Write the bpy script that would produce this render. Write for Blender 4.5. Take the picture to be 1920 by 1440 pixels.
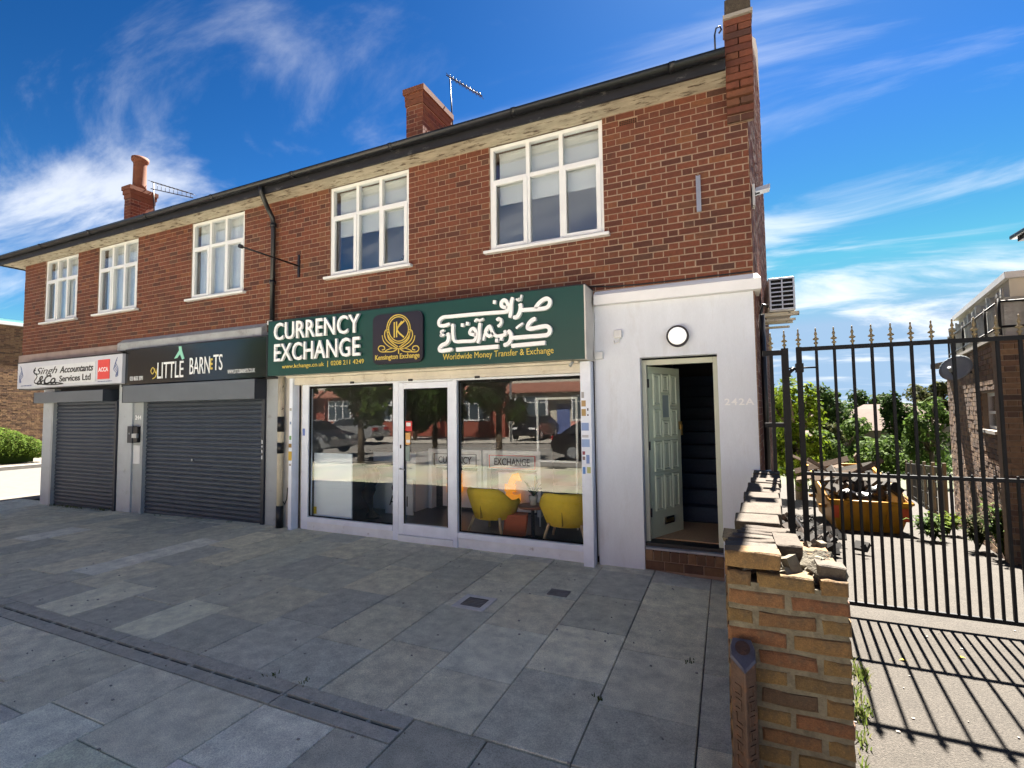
import bpy, math, random
from mathutils import Vector, Matrix
random.seed(11)
R_ = math.radians
S = bpy.context.scene
COL = S.collection
for o in list(bpy.data.objects): bpy.data.objects.remove(o)

# ------------------------------------------------------------ camera
cd = bpy.data.cameras.new('camera'); cam = bpy.data.objects.new('camera', cd); COL.objects.link(cam)
cd.sensor_fit = 'HORIZONTAL'; cd.sensor_width = 36.0; cd.lens = 36.0*906.5/1920.0
cd.clip_start = 0.05; cd.clip_end = 3000
yaw, pit, rol = R_(-23.81), R_(3.12), R_(-0.69)
fw = Vector((math.sin(yaw)*math.cos(pit), math.cos(yaw)*math.cos(pit), math.sin(pit)))
rt = Vector((math.cos(yaw), -math.sin(yaw), 0)); up = rt.cross(fw)
rt2 = math.cos(rol)*rt + math.sin(rol)*up; up2 = -math.sin(rol)*rt + math.cos(rol)*up
cam.matrix_world = Matrix(((rt2.x, up2.x, -fw.x, 0.0), (rt2.y, up2.y, -fw.y, -5.633), (rt2.z, up2.z, -fw.z, 1.795), (0, 0, 0, 1)))
S.camera = cam
S.render.resolution_x = 1024; S.render.resolution_y = 768

# ------------------------------------------------------------ sky, sun, exposure
SUN_EL, SUN_AZ = 54.0, 6.0          # azimuth measured from +Y (behind the shops) towards +X
W = bpy.data.worlds.new('World'); S.world = W; W.use_nodes = True
nt = W.node_tree; nt.nodes.clear(); N = nt.nodes.new; LK = nt.links.new
sky = N('ShaderNodeTexSky'); sky.sky_type = 'NISHITA'; sky.sun_disc = False
sky.sun_elevation = R_(SUN_EL); sky.sun_rotation = R_(SUN_AZ); sky.air_density = 1.0; sky.dust_density = 0.15; sky.ozone_density = 3.0; sky.altitude = 0
sc0 = N('ShaderNodeVectorMath'); sc0.operation = 'SCALE'; sc0.inputs['Scale'].default_value = 0.15; LK(sky.outputs[0], sc0.inputs[0])
gm = N('ShaderNodeGamma'); gm.inputs['Gamma'].default_value = 1.9; LK(sc0.outputs[0], gm.inputs[0])
hs = N('ShaderNodeHueSaturation'); hs.inputs['Saturation'].default_value = 1.08; hs.inputs['Value'].default_value = 1.2; LK(gm.outputs[0], hs.inputs['Color'])
tn = N('ShaderNodeVectorMath'); tn.operation = 'MULTIPLY'; tn.inputs[1].default_value = (0.70, 0.77, 0.65); LK(hs.outputs[0], tn.inputs[0])
mn = N('ShaderNodeVectorMath'); mn.operation = 'MINIMUM'; mn.inputs[1].default_value = (0.30, 0.45, 0.64); LK(tn.outputs[0], mn.inputs[0])
tc = N('ShaderNodeTexCoord'); sp = N('ShaderNodeSeparateXYZ'); LK(tc.outputs['Generated'], sp.inputs[0])
def mth(op, a, b=None, c=None):
    m = N('ShaderNodeMath'); m.operation = op
    for i, v in enumerate((a, b, c)):
        if v is None: continue
        if isinstance(v, (int, float)): m.inputs[i].default_value = v
        else: LK(v, m.inputs[i])
    return m.outputs[0]
zz = mth('ADD', mth('MAXIMUM', sp.outputs[2], 0.0), 0.16)
cb = N('ShaderNodeCombineXYZ'); LK(mth('DIVIDE', sp.outputs[0], zz), cb.inputs[0]); LK(mth('DIVIDE', sp.outputs[1], zz), cb.inputs[1])
mp = N('ShaderNodeMapping'); mp.inputs['Rotation'].default_value = (0, 0, R_(-40)); mp.inputs['Scale'].default_value = (0.55, 1.25, 1); mp.inputs['Location'].default_value = (5.0, 5.0, 0)
LK(cb.outputs[0], mp.inputs[0])
n1 = N('ShaderNodeTexNoise'); n1.inputs['Scale'].default_value = 1.5; n1.inputs['Detail'].default_value = 10; n1.inputs['Roughness'].default_value = 0.6; n1.inputs['Distortion'].default_value = 0.7
LK(mp.outputs[0], n1.inputs['Vector'])
n2 = N('ShaderNodeTexNoise'); n2.inputs['Scale'].default_value = 0.42; n2.inputs['Detail'].default_value = 3
LK(mp.outputs[0], n2.inputs['Vector'])
cl = mth('MULTIPLY', n1.outputs[0], mth('ADD', n2.outputs[0], 0.5))
mr = N('ShaderNodeMapRange'); mr.interpolation_type = 'SMOOTHSTEP'; mr.inputs[1].default_value = 0.45; mr.inputs[2].default_value = 0.70; LK(cl, mr.inputs[0])
# clouds thin out overhead and thicken towards the horizon
lo = N('ShaderNodeMapRange'); lo.inputs[1].default_value = 0.75; lo.inputs[2].default_value = 0.08; lo.inputs[3].default_value = 0.25; lo.inputs[4].default_value = 0.95; LK(sp.outputs[2], lo.inputs[0])
fac = mth('MULTIPLY', mr.outputs[0], lo.outputs[0])
mx = N('ShaderNodeMix'); mx.data_type = 'RGBA'; LK(fac, mx.inputs['Factor']); LK(mn.outputs[0], mx.inputs['A']); mx.inputs['B'].default_value = (0.88, 0.90, 0.93, 1)
bg = N('ShaderNodeBackground'); bg.inputs['Strength'].default_value = 0.15; LK(mx.outputs['Result'], bg.inputs[0])
wo = N('ShaderNodeOutputWorld'); LK(bg.outputs[0], wo.inputs[0])
sl = bpy.data.lights.new('sun', 'SUN'); so = bpy.data.objects.new('sun', sl); COL.objects.link(so)
sl.energy = 5.0; sl.angle = R_(0.5); sl.color = (1.0, 0.93, 0.83)
ce = math.cos(R_(SUN_EL)); sd = Vector((math.sin(R_(SUN_AZ))*ce, math.cos(R_(SUN_AZ))*ce, math.sin(R_(SUN_EL))))
so.rotation_euler = sd.to_track_quat('Z', 'Y').to_euler(); so.location = (0, 10, 20)
vs = S.view_settings; vs.view_transform = 'Standard'; vs.look = 'None'; vs.gamma = 1.0; vs.use_curve_mapping = False; vs.exposure = 3.2

# ------------------------------------------------------------ materials
MATS = {}
def material(name, col, rough=0.8, noise=0.0, nscale=8.0, bump=0.0, bscale=60.0, metal=0.0, ramp=None, rvar=0.0, objcol=False, spec=0.4, stain=None, coord='Object', stretch=None, emit=None, dist=0.004, fine=None, spots=None):
    """Principled material. ramp: list of (pos, rgb) picked per mesh island + object; noise: brightness mottling; stain: (rgb, scale, lo, hi)."""
    m = bpy.data.materials.new(name); m.use_nodes = True; t = m.node_tree; nd = t.nodes; lk = t.links
    b = nd['Principled BSDF']; b.inputs['Roughness'].default_value = rough; b.inputs['Metallic'].default_value = metal
    b.inputs['Specular IOR Level'].default_value = spec
    tc = nd.new('ShaderNodeTexCoord'); vec = tc.outputs['Object'] if coord == 'Object' else tc.outputs['Generated']
    if coord == 'World':
        g = nd.new('ShaderNodeNewGeometry'); vec = g.outputs['Position']
    if stretch:
        mpn = nd.new('ShaderNodeMapping'); mpn.inputs['Scale'].default_value = stretch; lk.new(vec, mpn.inputs[0]); vec = mpn.outputs[0]
    c = None
    if ramp:
        g = nd.new('ShaderNodeNewGeometry'); oi = nd.new('ShaderNodeObjectInfo')
        ad = nd.new('ShaderNodeMath'); ad.operation = 'ADD'; lk.new(g.outputs['Random Per Island'], ad.inputs[0]); lk.new(oi.outputs['Random'], ad.inputs[1])
        fr = nd.new('ShaderNodeMath'); fr.operation = 'FRACT'; lk.new(ad.outputs[0], fr.inputs[0])
        cr = nd.new('ShaderNodeValToRGB'); e = cr.color_ramp
        while len(e.elements) < len(ramp): e.elements.new(0.5)
        for el, (p, rgb) in zip(e.elements, ramp): el.position = p; el.color = (*rgb, 1)
        lk.new(fr.outputs[0], cr.inputs[0]); c = cr.outputs[0]
    elif objcol:
        oi = nd.new('ShaderNodeObjectInfo'); c = oi.outputs['Color']
    else:
        rg = nd.new('ShaderNodeRGB'); rg.outputs[0].default_value = (*col, 1); c = rg.outputs[0]
    if noise > 0:
        nz = nd.new('ShaderNodeTexNoise'); nz.inputs['Scale'].default_value = nscale; nz.inputs['Detail'].default_value = 7; nz.inputs['Roughness'].default_value = 0.65; lk.new(vec, nz.inputs['Vector'])
        mrn = nd.new('ShaderNodeMapRange'); mrn.inputs[1].default_value = 0.28; mrn.inputs[2].default_value = 0.72; mrn.inputs[3].default_value = 1-noise; mrn.inputs[4].default_value = 1+noise; lk.new(nz.outputs[0], mrn.inputs[0])
        vm = nd.new('ShaderNodeVectorMath'); vm.operation = 'SCALE'; lk.new(c, vm.inputs[0]); lk.new(mrn.outputs[0], vm.inputs['Scale']); c = vm.outputs[0]
    if fine:                                             # aggregate speckle
        nz = nd.new('ShaderNodeTexNoise'); nz.inputs['Scale'].default_value = fine[0]; nz.inputs['Detail'].default_value = 3; nz.inputs['Roughness'].default_value = 0.7; lk.new(vec, nz.inputs['Vector'])
        mrn = nd.new('ShaderNodeMapRange'); mrn.inputs[1].default_value = 0.3; mrn.inputs[2].default_value = 0.7; mrn.inputs[3].default_value = 1-fine[1]; mrn.inputs[4].default_value = 1+fine[1]; lk.new(nz.outputs[0], mrn.inputs[0])
        vm = nd.new('ShaderNodeVectorMath'); vm.operation = 'SCALE'; lk.new(c, vm.inputs[0]); lk.new(mrn.outputs[0], vm.inputs['Scale']); c = vm.outputs[0]
    for sn in (stain, spots):
        if not sn: continue
        rgb, sc, lo_, hi_ = sn
        nz = nd.new('ShaderNodeTexNoise'); nz.inputs['Scale'].default_value = sc; nz.inputs['Detail'].default_value = 8; nz.inputs['Roughness'].default_value = 0.7
        lk.new(vec, nz.inputs['Vector'])
        mrn = nd.new('ShaderNodeMapRange'); mrn.inputs[1].default_value = lo_; mrn.inputs[2].default_value = hi_; lk.new(nz.outputs[0], mrn.inputs[0])
        mxn = nd.new('ShaderNodeMix'); mxn.data_type = 'RGBA'; lk.new(mrn.outputs[0], mxn.inputs['Factor']); lk.new(c, mxn.inputs['A']); mxn.inputs['B'].default_value = (*rgb, 1); c = mxn.outputs['Result']
    lk.new(c, b.inputs['Base Color'])
    if bump > 0:
        nz = nd.new('ShaderNodeTexNoise'); nz.inputs['Scale'].default_value = bscale; nz.inputs['Detail'].default_value = 5; lk.new(vec, nz.inputs['Vector'])
        bp = nd.new('ShaderNodeBump'); bp.inputs['Strength'].default_value = bump; bp.inputs['Distance'].default_value = dist; lk.new(nz.outputs[0], bp.inputs['Height']); lk.new(bp.outputs[0], b.inputs['Normal'])
    if emit: b.inputs['Emission Color'].default_value = (*emit[0], 1); b.inputs['Emission Strength'].default_value = emit[1]
    MATS[name] = m; return m
def glass(name, f0=.08, tint=(0.9, 0.95, 0.95), rough=0.0):
    m = bpy.data.materials.new(name); m.use_nodes = True; t = m.node_tree; nd = t.nodes; lk = t.links; nd.clear()
    tr = nd.new('ShaderNodeBsdfTransparent'); tr.inputs[0].default_value = (*tint, 1)
    gl = nd.new('ShaderNodeBsdfGlossy'); gl.inputs['Roughness'].default_value = rough
    # Schlick reflectance, the same from either side of the sheet
    lw = nd.new('ShaderNodeLayerWeight'); lw.inputs[0].default_value = 0.5; pw = nd.new('ShaderNodeMath'); pw.operation = 'POWER'; lk.new(lw.outputs['Facing'], pw.inputs[0]); pw.inputs[1].default_value = 4.5
    fr = nd.new('ShaderNodeMath'); fr.operation = 'MULTIPLY_ADD'; lk.new(pw.outputs[0], fr.inputs[0]); fr.inputs[1].default_value = 1-f0; fr.inputs[2].default_value = f0
    mxs = nd.new('ShaderNodeMixShader'); lk.new(fr.outputs[0], mxs.inputs[0]); lk.new(tr.outputs[0], mxs.inputs[1]); lk.new(gl.outputs[0], mxs.inputs[2])
    ou = nd.new('ShaderNodeOutputMaterial'); lk.new(mxs.outputs[0], ou.inputs[0]); MATS[name] = m; return m
def leafmat(name, ramp):
    m = material(name, (0.1, 0.2, 0.05), rough=0.75, ramp=ramp, spec=0.08)
    t = m.node_tree; b = t.nodes['Principled BSDF']; ou = t.nodes['Material Output']
    tl = t.nodes.new('ShaderNodeBsdfTranslucent'); ms = t.nodes.new('ShaderNodeMixShader'); ms.inputs[0].default_value = 0.35
    src = b.inputs['Base Color'].links[0].from_socket
    t.links.new(src, tl.inputs[0]); t.links.new(b.outputs[0], ms.inputs[1]); t.links.new(tl.outputs[0], ms.inputs[2]); t.links.new(ms.outputs[0], ou.inputs[0])
    return m

material('red_brick', None, 0.85, 0.22, 26, 0.5, 160, ramp=[(0, (0.0680, 0.0240, 0.0168)), (.12, (0.1000, 0.0320, 0.0200)), (.4, (0.1320, 0.0408, 0.0224)), (.62, (0.1480, 0.0464, 0.0248)), (.82, (0.1200, 0.0392, 0.0224)), (.92, (0.1720, 0.0640, 0.0288)), (.97, (0.0880, 0.0400, 0.0264)), (1, (0.0600, 0.0256, 0.0200))], stain=((0.0560, 0.0304, 0.0232), .9, .50, .78), coord='World')
material('mortar', (0.2737, 0.1938, 0.1442), 0.95, 0.22, 14, 0.6, 120, coord='World')
material('side_brick', (.20, .075, .048), 0.9, 0.3, 6, 0.5, 60, stain=((.10, .05, .04), 1.5, .5, .7))
material('stock_brick', None, 0.9, 0.28, 34, 0.8, 140, ramp=[(0, (0.1052, 0.0648, 0.0251)), (.25, (0.1295, 0.0810, 0.0316)), (.45, (0.1214, 0.0615, 0.0268)), (.6, (0.1457, 0.0875, 0.0356)), (.75, (0.1174, 0.0486, 0.0235)), (.88, (0.0931, 0.0599, 0.0259)), (1, (0.0567, 0.0340, 0.0218))], stain=((0.0486, 0.0364, 0.0259), 11, .52, .72), fine=(220, .3))
material('coping_brick', None, 0.95, 0.3, 20, 0.9, 90, ramp=[(0, (0.0459, 0.0358, 0.0266)), (.4, (0.0596, 0.0482, 0.0358)), (.7, (0.0390, 0.0294, 0.0216)), (1, (0.0688, 0.0573, 0.0459))], fine=(180, .3))
material('old_mortar', (0.1188, 0.1044, 0.0778), 0.97, 0.35, 22, 1.0, 70, stain=((0.0720, 0.0648, 0.0504), 14, .55, .7), dist=.008)
material('brown_brick', None, 0.88, 0.25, 24, 0.6, 120, ramp=[(0, (0.0962, 0.0555, 0.0333)), (.3, (0.1776, 0.1036, 0.0555)), (.55, (0.2442, 0.1480, 0.0777)), (.8, (0.1628, 0.0888, 0.0518)), (1, (0.0740, 0.0444, 0.0311))], coord='World')
material('brown_mortar', (0.2516, 0.1998, 0.1480), 0.95, 0.2, 12, 0.5, 90, coord='World')
material('white_upvc', (.70, .72, .74), 0.35, 0.05, 4)
material('white_alu', (.76, .81, .92), 0.4, 0.07, 5, stain=((.42, .40, .37), 7, .66, .80))
material('riser_white', (.78, .81, .85), 0.5, 0.08, 5, stain=((.25, .20, .15), 9, .60, .76))
material('cream_metal', (.62, .58, .50), 0.5, 0.14, 5, stain=((.33, .26, .18), 6, .58, .76))
material('render_white', (.68, .72, .79), 0.85, 0.06, 3, 0.2, 70, stain=((.58, .595, .63), 2.4, .54, .76), stretch=(1.6, 1.6, .45), fine=(60, .03))
material('render_top', (.80, .81, .83), 0.8, 0.05, 3)
material('soffit', (.45, .40, .315), 0.85, 0.3, 7, 0.6, 18, stain=((.12, .09, .065), 10, .53, .62), stretch=(.45, 1.6, 1))
material('black_gutter', (.010, .011, .014), 0.35, 0.3, 10, 0.15, 40, stain=((.045, .04, .035), 7, .60, .75))
material('black_fascia', (.012, .013, .017), 0.55, 0.4, 6, 0.3, 25, stain=((.11, .105, .105), 9, .58, .68), stretch=(.5, 1, 1))
material('roof_tile', (0.1480, 0.0555, 0.0370), 0.9, 0.3, 9, 0.5, 50)
material('green_sign', (.005, .052, .044), 0.35, 0.05, 2)
material('sign_white', (.86, .87, .89), 0.4)
material('sign_gold', (.66, .50, .10), 0.4)
material('sign_dark', (.014, .015, .026), 0.3)
material('sign_side', (.55, .53, .50), 0.5, 0.1, 5)
material('pale_sign', (.56, .58, .66), 0.45, 0.05, 3)
material('black_gloss', (.012, .014, .018), 0.13, spec=.6)
material('mint', (.30, .66, .52), 0.5)
material('red_panel', (.72, .07, .06), 0.5)
material('black_ink', (.02, .02, .022), 0.5)
material('blue_ink', (.10, .14, .32), 0.5)
material('shutter_dark', (.050, .064, .090), 0.42, 0.12, 6, metal=.25, stain=((.10, .10, .10), 5, .60, .8))
material('shutter_box', (.125, .145, .175), 0.42, 0.08, 2, metal=.2)
material('shutter_end', (.022, .028, .042), 0.45)
material('grey_paint', (.34, .37, .40), 0.6, 0.08, 4, stain=((.20, .20, .20), 5, .58, .78))
material('grey_paint_light', (.44, .475, .52), 0.6, 0.08, 4, stain=((.24, .24, .24), 5, .60, .78))
material('mauve_band', (.30, .235, .215), 0.8, 0.14, 3.5, 0.3, 40, stain=((.20, .14, .12), 3, .56, .74))
material('lead_grey', (.33, .345, .37), 0.7, 0.16, 4, 0.2, 30, stain=((.20, .20, .20), 5, .55, .72))
material('door_green', (.50, .585, .47), 0.42, 0.04, 4)
material('door_frame', (.52, .55, .46), 0.45, 0.05, 4)
material('brass', (.45, .35, .16), 0.35, metal=.9)
material('dark_metal', (.03, .03, .034), 0.4, metal=.5)
material('gate_black', (.006, .0065, .008), 0.5, 0.25, 20, 0.2, 60, spec=.2)
material('finial_gold', (.20, .16, .09), 0.5, 0.25, 40)
material('galv', (.42, .45, .49), 0.4, 0.15, 20, metal=.7)
material('rust_iron', (0.0562, 0.0315, 0.0240), 0.62, 0.4, 22, 0.7, 90, metal=.2, stain=((0.1275, 0.0562, 0.0300), 16, .52, .70))
material('iron_top', (.075, .075, .10), 0.5, 0.3, 20, 0.4, 60, metal=.3)
material('slab', None, 0.88, 0.28, 7, 0.5, 150, objcol=True, stain=((.20, .195, .165), 3.1, .62, .84), coord='World', fine=(140, .36), spots=((.15, .145, .13), 9, .67, .70))
material('joint_dirt', (.10, .095, .08), 0.95, 0.3, 20, 0.5, 60, coord='World')
material('drain_concrete', (.46, .445, .37), 0.9, 0.25, 16, 0.6, 180, stain=((.30, .29, .24), 4, .55, .75), coord='World', fine=(150, .3))
material('slot_black', (.006, .006, .006), 0.95)
material('asphalt_light', (0.0400, 0.0348, 0.0289), 0.95, 0.18, 5, 1.0, 120, stain=((0.0725, 0.0644, 0.0533), 55, .55, .68), coord='World', dist=.012, fine=(75, .5))
material('road_asphalt', (.27, .255, .235), 0.92, 0.2, 12, 0.4, 120, coord='World')
material('pave_far', (.48, .45, .40), 0.9, 0.15, 3, coord='World')
material('side_pave', (0.0962, 0.0873, 0.0740), 0.9, 0.15, 3, coord='World')
material('side_asphalt', (0.0740, 0.0718, 0.0666), 0.9, 0.15, 6, coord='World')
material('earth', (0.0555, 0.0629, 0.0296), 0.95, 0.3, 3, coord='World')
material('kerb', (0.2220, 0.2072, 0.1850), 0.9, 0.15, 6)
material('carpet', (.04, .062, .10), 0.97, 0.2, 40, 0.4, 200)
material('coir', (.46, .31, .17), 0.97, 0.25, 60, 0.5, 300)
material('pale_surround', (.62, .61, .59), 0.9, 0.15, 9)
material('shop_inner', (.16, .155, .15), 0.9, 0.1, 3)
material('inner_wall', (.80, .80, .79), 0.9, 0.05, 3)
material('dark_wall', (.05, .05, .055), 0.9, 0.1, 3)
material('shop_floor', (.028, .030, .034), 0.3, 0.2, 4)
material('panel_white', (.72, .80, .88), 0.35, 0.03, 2)
material('counter_white', (.84, .87, .88), 0.4)
material('counter_dark', (.03, .035, .04), 0.4)
material('chair_yellow', (.78, .55, .03), 0.8, 0.08, 12, 0.2, 300)
material('seam', (.36, .25, .02), 0.9)
material('light_wood', (.56, .40, .23), 0.5, 0.12, 10)
material('brown_wood', (.20, .075, .04), 0.4, 0.2, 10)
material('lid_metal', (.20, .20, .205), 0.6, 0.25, 20, metal=.2)
material('orange', (.95, .36, .02), 0.5, emit=((1.0, .36, .03), .06))
material('orange_box', (.45, .10, .03), 0.6, 0.1, 8)
material('pot_grey', (.42, .40, .36), 0.7, 0.1, 10)
material('statue_black', (.012, .012, .014), 0.3, 0.2, 10)
material('blind', (.72, .75, .75), 0.8, 0.03, 3)
material('net', (.80, .84, .88), 0.85, 0.06, 8)
material('lamp_white', (.9, .9, .88), 0.5, emit=((1.0, .97, .90), .06))
material('plastic_white', (.66, .67, .68), 0.5, 0.05, 8)
material('plastic_cream', (.52, .47, .36), 0.55, 0.15, 6, stain=((.035, .035, .035), 4.5, .60, .63))
material('paper', (.66, .68, .72), 0.7, 0.08, 10)
material('sticker', None, 0.6, objcol=True)
material('skip_yellow', (.40, .185, .006), 0.55, 0.22, 5, 0.2, 30, stain=((.11, .045, .015), 4.5, .60, .74))
material('skip_mark', (0.5180, 0.0740, 0.0222), 0.6, 0.2, 8)
material('bag_black', (.012, .012, .013), 0.28, bump=.8, bscale=14, dist=.03)
material('bag_white', (0.3330, 0.3256, 0.3182), 0.6, 0.2, 8, .7, 14, dist=.03)
material('timber', None, 0.85, 0.3, 14, .4, 60, ramp=[(0, (0.0592, 0.0333, 0.0192)), (.35, (0.1184, 0.0740, 0.0444)), (.6, (0.1628, 0.1184, 0.0814)), (.8, (0.1924, 0.1776, 0.1554)), (1, (0.0296, 0.0207, 0.0148))])
material('debris', None, 0.9, 0.3, 12, .4, 60, ramp=[(0, (0.0074, 0.0074, 0.0074)), (.5, (0.0185, 0.0163, 0.0148)), (.7, (0.0740, 0.0666, 0.0592)), (.85, (0.0370, 0.0222, 0.0148)), (1, (0.1850, 0.1776, 0.1628))])
material('terracotta', (0.1258, 0.0459, 0.0237), 0.85, 0.2, 9, .3, 40)
material('cement', (0.2812, 0.2590, 0.2294), 0.95, 0.2, 9)
material('fence_wire', (0.0333, 0.0318, 0.0281), 0.8, 0.2, 10)
material('fence_post', (0.0962, 0.0740, 0.0481), 0.85, 0.2, 10)
material('dish_grey', (0.2220, 0.2664, 0.2960), 0.5, 0.1, 6)
material('sheet_clear', (0.3108, 0.3034, 0.2738), 0.45, 0.35, 5, .6, 9, dist=.05)
material('bark', (.10, .075, .05), 0.95, 0.3, 10, .6, 30)
material('yellow_plastic', (0.5550, 0.4070, 0.0074), 0.45)
material('far_roof', (0.0888, 0.0577, 0.0444), 0.9, 0.2, 2)
material('far_wall', (0.1465, 0.1099, 0.0773), 0.9, 0.15, 2)
material('opp_white', (0.5476, 0.5180, 0.4440), 0.8, 0.05, 2)
material('opp_red', (.27, .075, .05), 0.85, 0.15, 8)
material('opp_pink', (.62, .27, .23), 0.85, 0.08, 3)
material('opp_roof', (.26, .11, .08), 0.85, 0.2, 6)
material('opp_glass', (.05, .07, .09), 0.1, spec=.8)
material('car_black', (.008, .009, .012), 0.2, spec=.7)
material('car_silver', (.42, .44, .46), 0.3, metal=.6)
material('car_glass', (.02, .025, .03), 0.05, spec=.8)
material('tyre', (.015, .015, .015), 0.9)
material('tail_red', (.55, .01, .01), 0.3)
material('teal_roof', (.10, .26, .27), 0.6)
glass('shop_glass', .038, (.985, .995, .99)); glass('pane_glass', .15, (.95, .97, .98)); material('frost_glass', (.26, .33, .34), 0.25)
leafmat('leaf_hedge', [(0, (0.0244, 0.0481, 0.0059)), (.5, (0.0577, 0.0962, 0.0126)), (1, (0.1014, 0.1495, 0.0215))])
leafmat('leaf_bright', [(0, (0.0355, 0.0666, 0.0044)), (.5, (0.0858, 0.1288, 0.0081)), (1, (0.1406, 0.1798, 0.0155))])
leafmat('leaf_mid', [(0, (0.0221, 0.0442, 0.0087)), (.5, (0.0520, 0.0905, 0.0183)), (1, (0.1019, 0.1500, 0.0337))])
leafmat('leaf_dark', [(0, (0.0125, 0.0279, 0.0077)), (.5, (0.0279, 0.0549, 0.0125)), (1, (0.0568, 0.0894, 0.0192))])
leafmat('leaf_olive', [(0, (0.0200, 0.0266, 0.0081)), (.5, (0.0444, 0.0525, 0.0178)), (1, (0.0807, 0.0851, 0.0326))])
leafmat('grass_blade', [(0, (0.0385, 0.0629, 0.0096)), (.6, (0.1058, 0.1443, 0.0289)), (1, (0.2020, 0.1828, 0.0866))])

# ------------------------------------------------------------ object helpers
def wloc(o):
    v = Vector((0, 0, 0))
    while o: v += Vector(o.location); o = o.parent
    return v
def tag(o, label=None, cat=None, group=None, kind=None):
    if label: o['label'] = label
    if cat: o['category'] = cat
    if group: o['group'] = group
    if kind: o['kind'] = kind
    return o
def thing(name, loc, label, cat, group=None, rz=0.0):
    o = bpy.data.objects.new(name, None); COL.objects.link(o); o.location = loc; o.rotation_euler = (0, 0, rz); o.empty_display_size = .1
    return tag(o, label, cat, group)
class MB:
    def __init__(s): s.v = []; s.f = []; s.sm = []
    def add(s, vs, fs, smooth=False):
        b = len(s.v); s.v += [tuple(p) for p in vs]; s.f += [tuple(i+b for i in f) for f in fs]; s.sm += [smooth]*len(fs); return s
    def box(s, x0, x1, y0, y1, z0, z1):
        return s.add([(x0, y0, z0), (x1, y0, z0), (x1, y1, z0), (x0, y1, z0), (x0, y0, z1), (x1, y0, z1), (x1, y1, z1), (x0, y1, z1)],
              [(0, 3, 2, 1), (4, 5, 6, 7), (0, 1, 5, 4), (1, 2, 6, 5), (2, 3, 7, 6), (3, 0, 4, 7)])
    def obox(s, c, u, v, w):
        """oriented box: centre, three half-axis vectors"""
        c, u, v, w = map(Vector, (c, u, v, w)); P = []
        for k in (-1, 1):
            for a, b in ((-1, -1), (1, -1), (1, 1), (-1, 1)): P.append(c+u*a+v*b+w*k)
        return s.add(P, [(0, 3, 2, 1), (4, 5, 6, 7), (0, 1, 5, 4), (1, 2, 6, 5), (2, 3, 7, 6), (3, 0, 4, 7)])
    def loft(s, rings, cap=True, smooth=False):
        n = len(rings[0]); b = len(s.v); vs = [p for r in rings for p in r]; fs = []
        for i in range(len(rings)-1):
            for j in range(n): fs.append((i*n+j, i*n+(j+1) % n, (i+1)*n+(j+1) % n, (i+1)*n+j))
        s.add(vs, fs, smooth)
        if cap:
            s.f += [tuple(b+j for j in reversed(range(n))), tuple(b+(len(rings)-1)*n+j for j in range(n))]; s.sm += [False, False]
        return s
    def cyl(s, p0, p1, r0, r1=None, n=12, smooth=True):
        p0, p1 = Vector(p0), Vector(p1); r1 = r0 if r1 is None else r1; d = (p1-p0).normalized()
        a = d.orthogonal().normalized(); b = d.cross(a)
        ring = lambda p, r: [p+(a*math.cos(2*math.pi*i/n)+b*math.sin(2*math.pi*i/n))*r for i in range(n)]
        return s.loft([ring(p0, r0), ring(p1, r1)], True, smooth)
    def lathe(s, c, prof, n=16, smooth=True):
        c = Vector(c)
        return s.loft([[c+Vector((r*math.cos(2*math.pi*i/n), r*math.sin(2*math.pi*i/n), z)) for i in range(n)] for r, z in prof], True, smooth)
    def tube(s, pts, r, n=8):
        pts = [Vector(p) for p in pts]; rings = []
        d0 = (pts[1]-pts[0]).normalized(); a = d0.orthogonal().normalized()
        for i, p in enumerate(pts):
            d = ((pts[min(i+1, len(pts)-1)]-pts[max(i-1, 0)])).normalized(); a = (a-d*a.dot(d)).normalized(); b = d.cross(a)
            rings.append([p+(a*math.cos(2*math.pi*k/n)+b*math.sin(2*math.pi*k/n))*r for k in range(n)])
        return s.loft(rings, True, True)
    def prism(s, poly, y0, y1):
        """polygon in (x,z), extruded in y"""
        n = len(poly); return s.add([(x, y0, z) for x, z in poly]+[(x, y1, z) for x, z in poly], [tuple(range(n)), tuple(reversed(range(n, 2*n)))]+[(i, i+n, (i+1) % n+n, (i+1) % n) for i in range(n)])
    def mesh(s, name, off=(0, 0, 0)):
        me = bpy.data.meshes.new(name); ox, oy, oz = off
        me.from_pydata([(x-ox, y-oy, z-oz) for x, y, z in s.v], [], s.f); me.polygons.foreach_set('use_smooth', s.sm); me.update(); return me
    def build(s, name, mat, parent=None, local=False, bevel=0.0):
        off = (0, 0, 0) if (local or not parent) else wloc(parent)
        return link(name, s.mesh(name, off), mat, parent, bevel)
def link(name, me, mat, parent=None, bevel=0.0, loc=None):
    if mat and not me.materials: me.materials.append(MATS[mat])
    o = bpy.data.objects.new(name, me); COL.objects.link(o)
    if parent: o.parent = parent
    if loc: o.location = loc
    if bevel > 0:
        b = o.modifiers.new('bevel', 'BEVEL'); b.width = bevel; b.segments = 2; b.limit_method = 'ANGLE'
    return o
def B(x0, x1, y0, y1, z0, z1): return MB().box(x0, x1, y0, y1, z0, z1)
def solo(name, mb, mat, label, cat, group=None, bevel=0.0, kind=None):
    return tag(mb.build(name, mat, None, bevel=bevel), label, cat, group, kind)
def struct(name, mb, mat): return tag(mb.build(name, mat), kind='structure')

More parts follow.
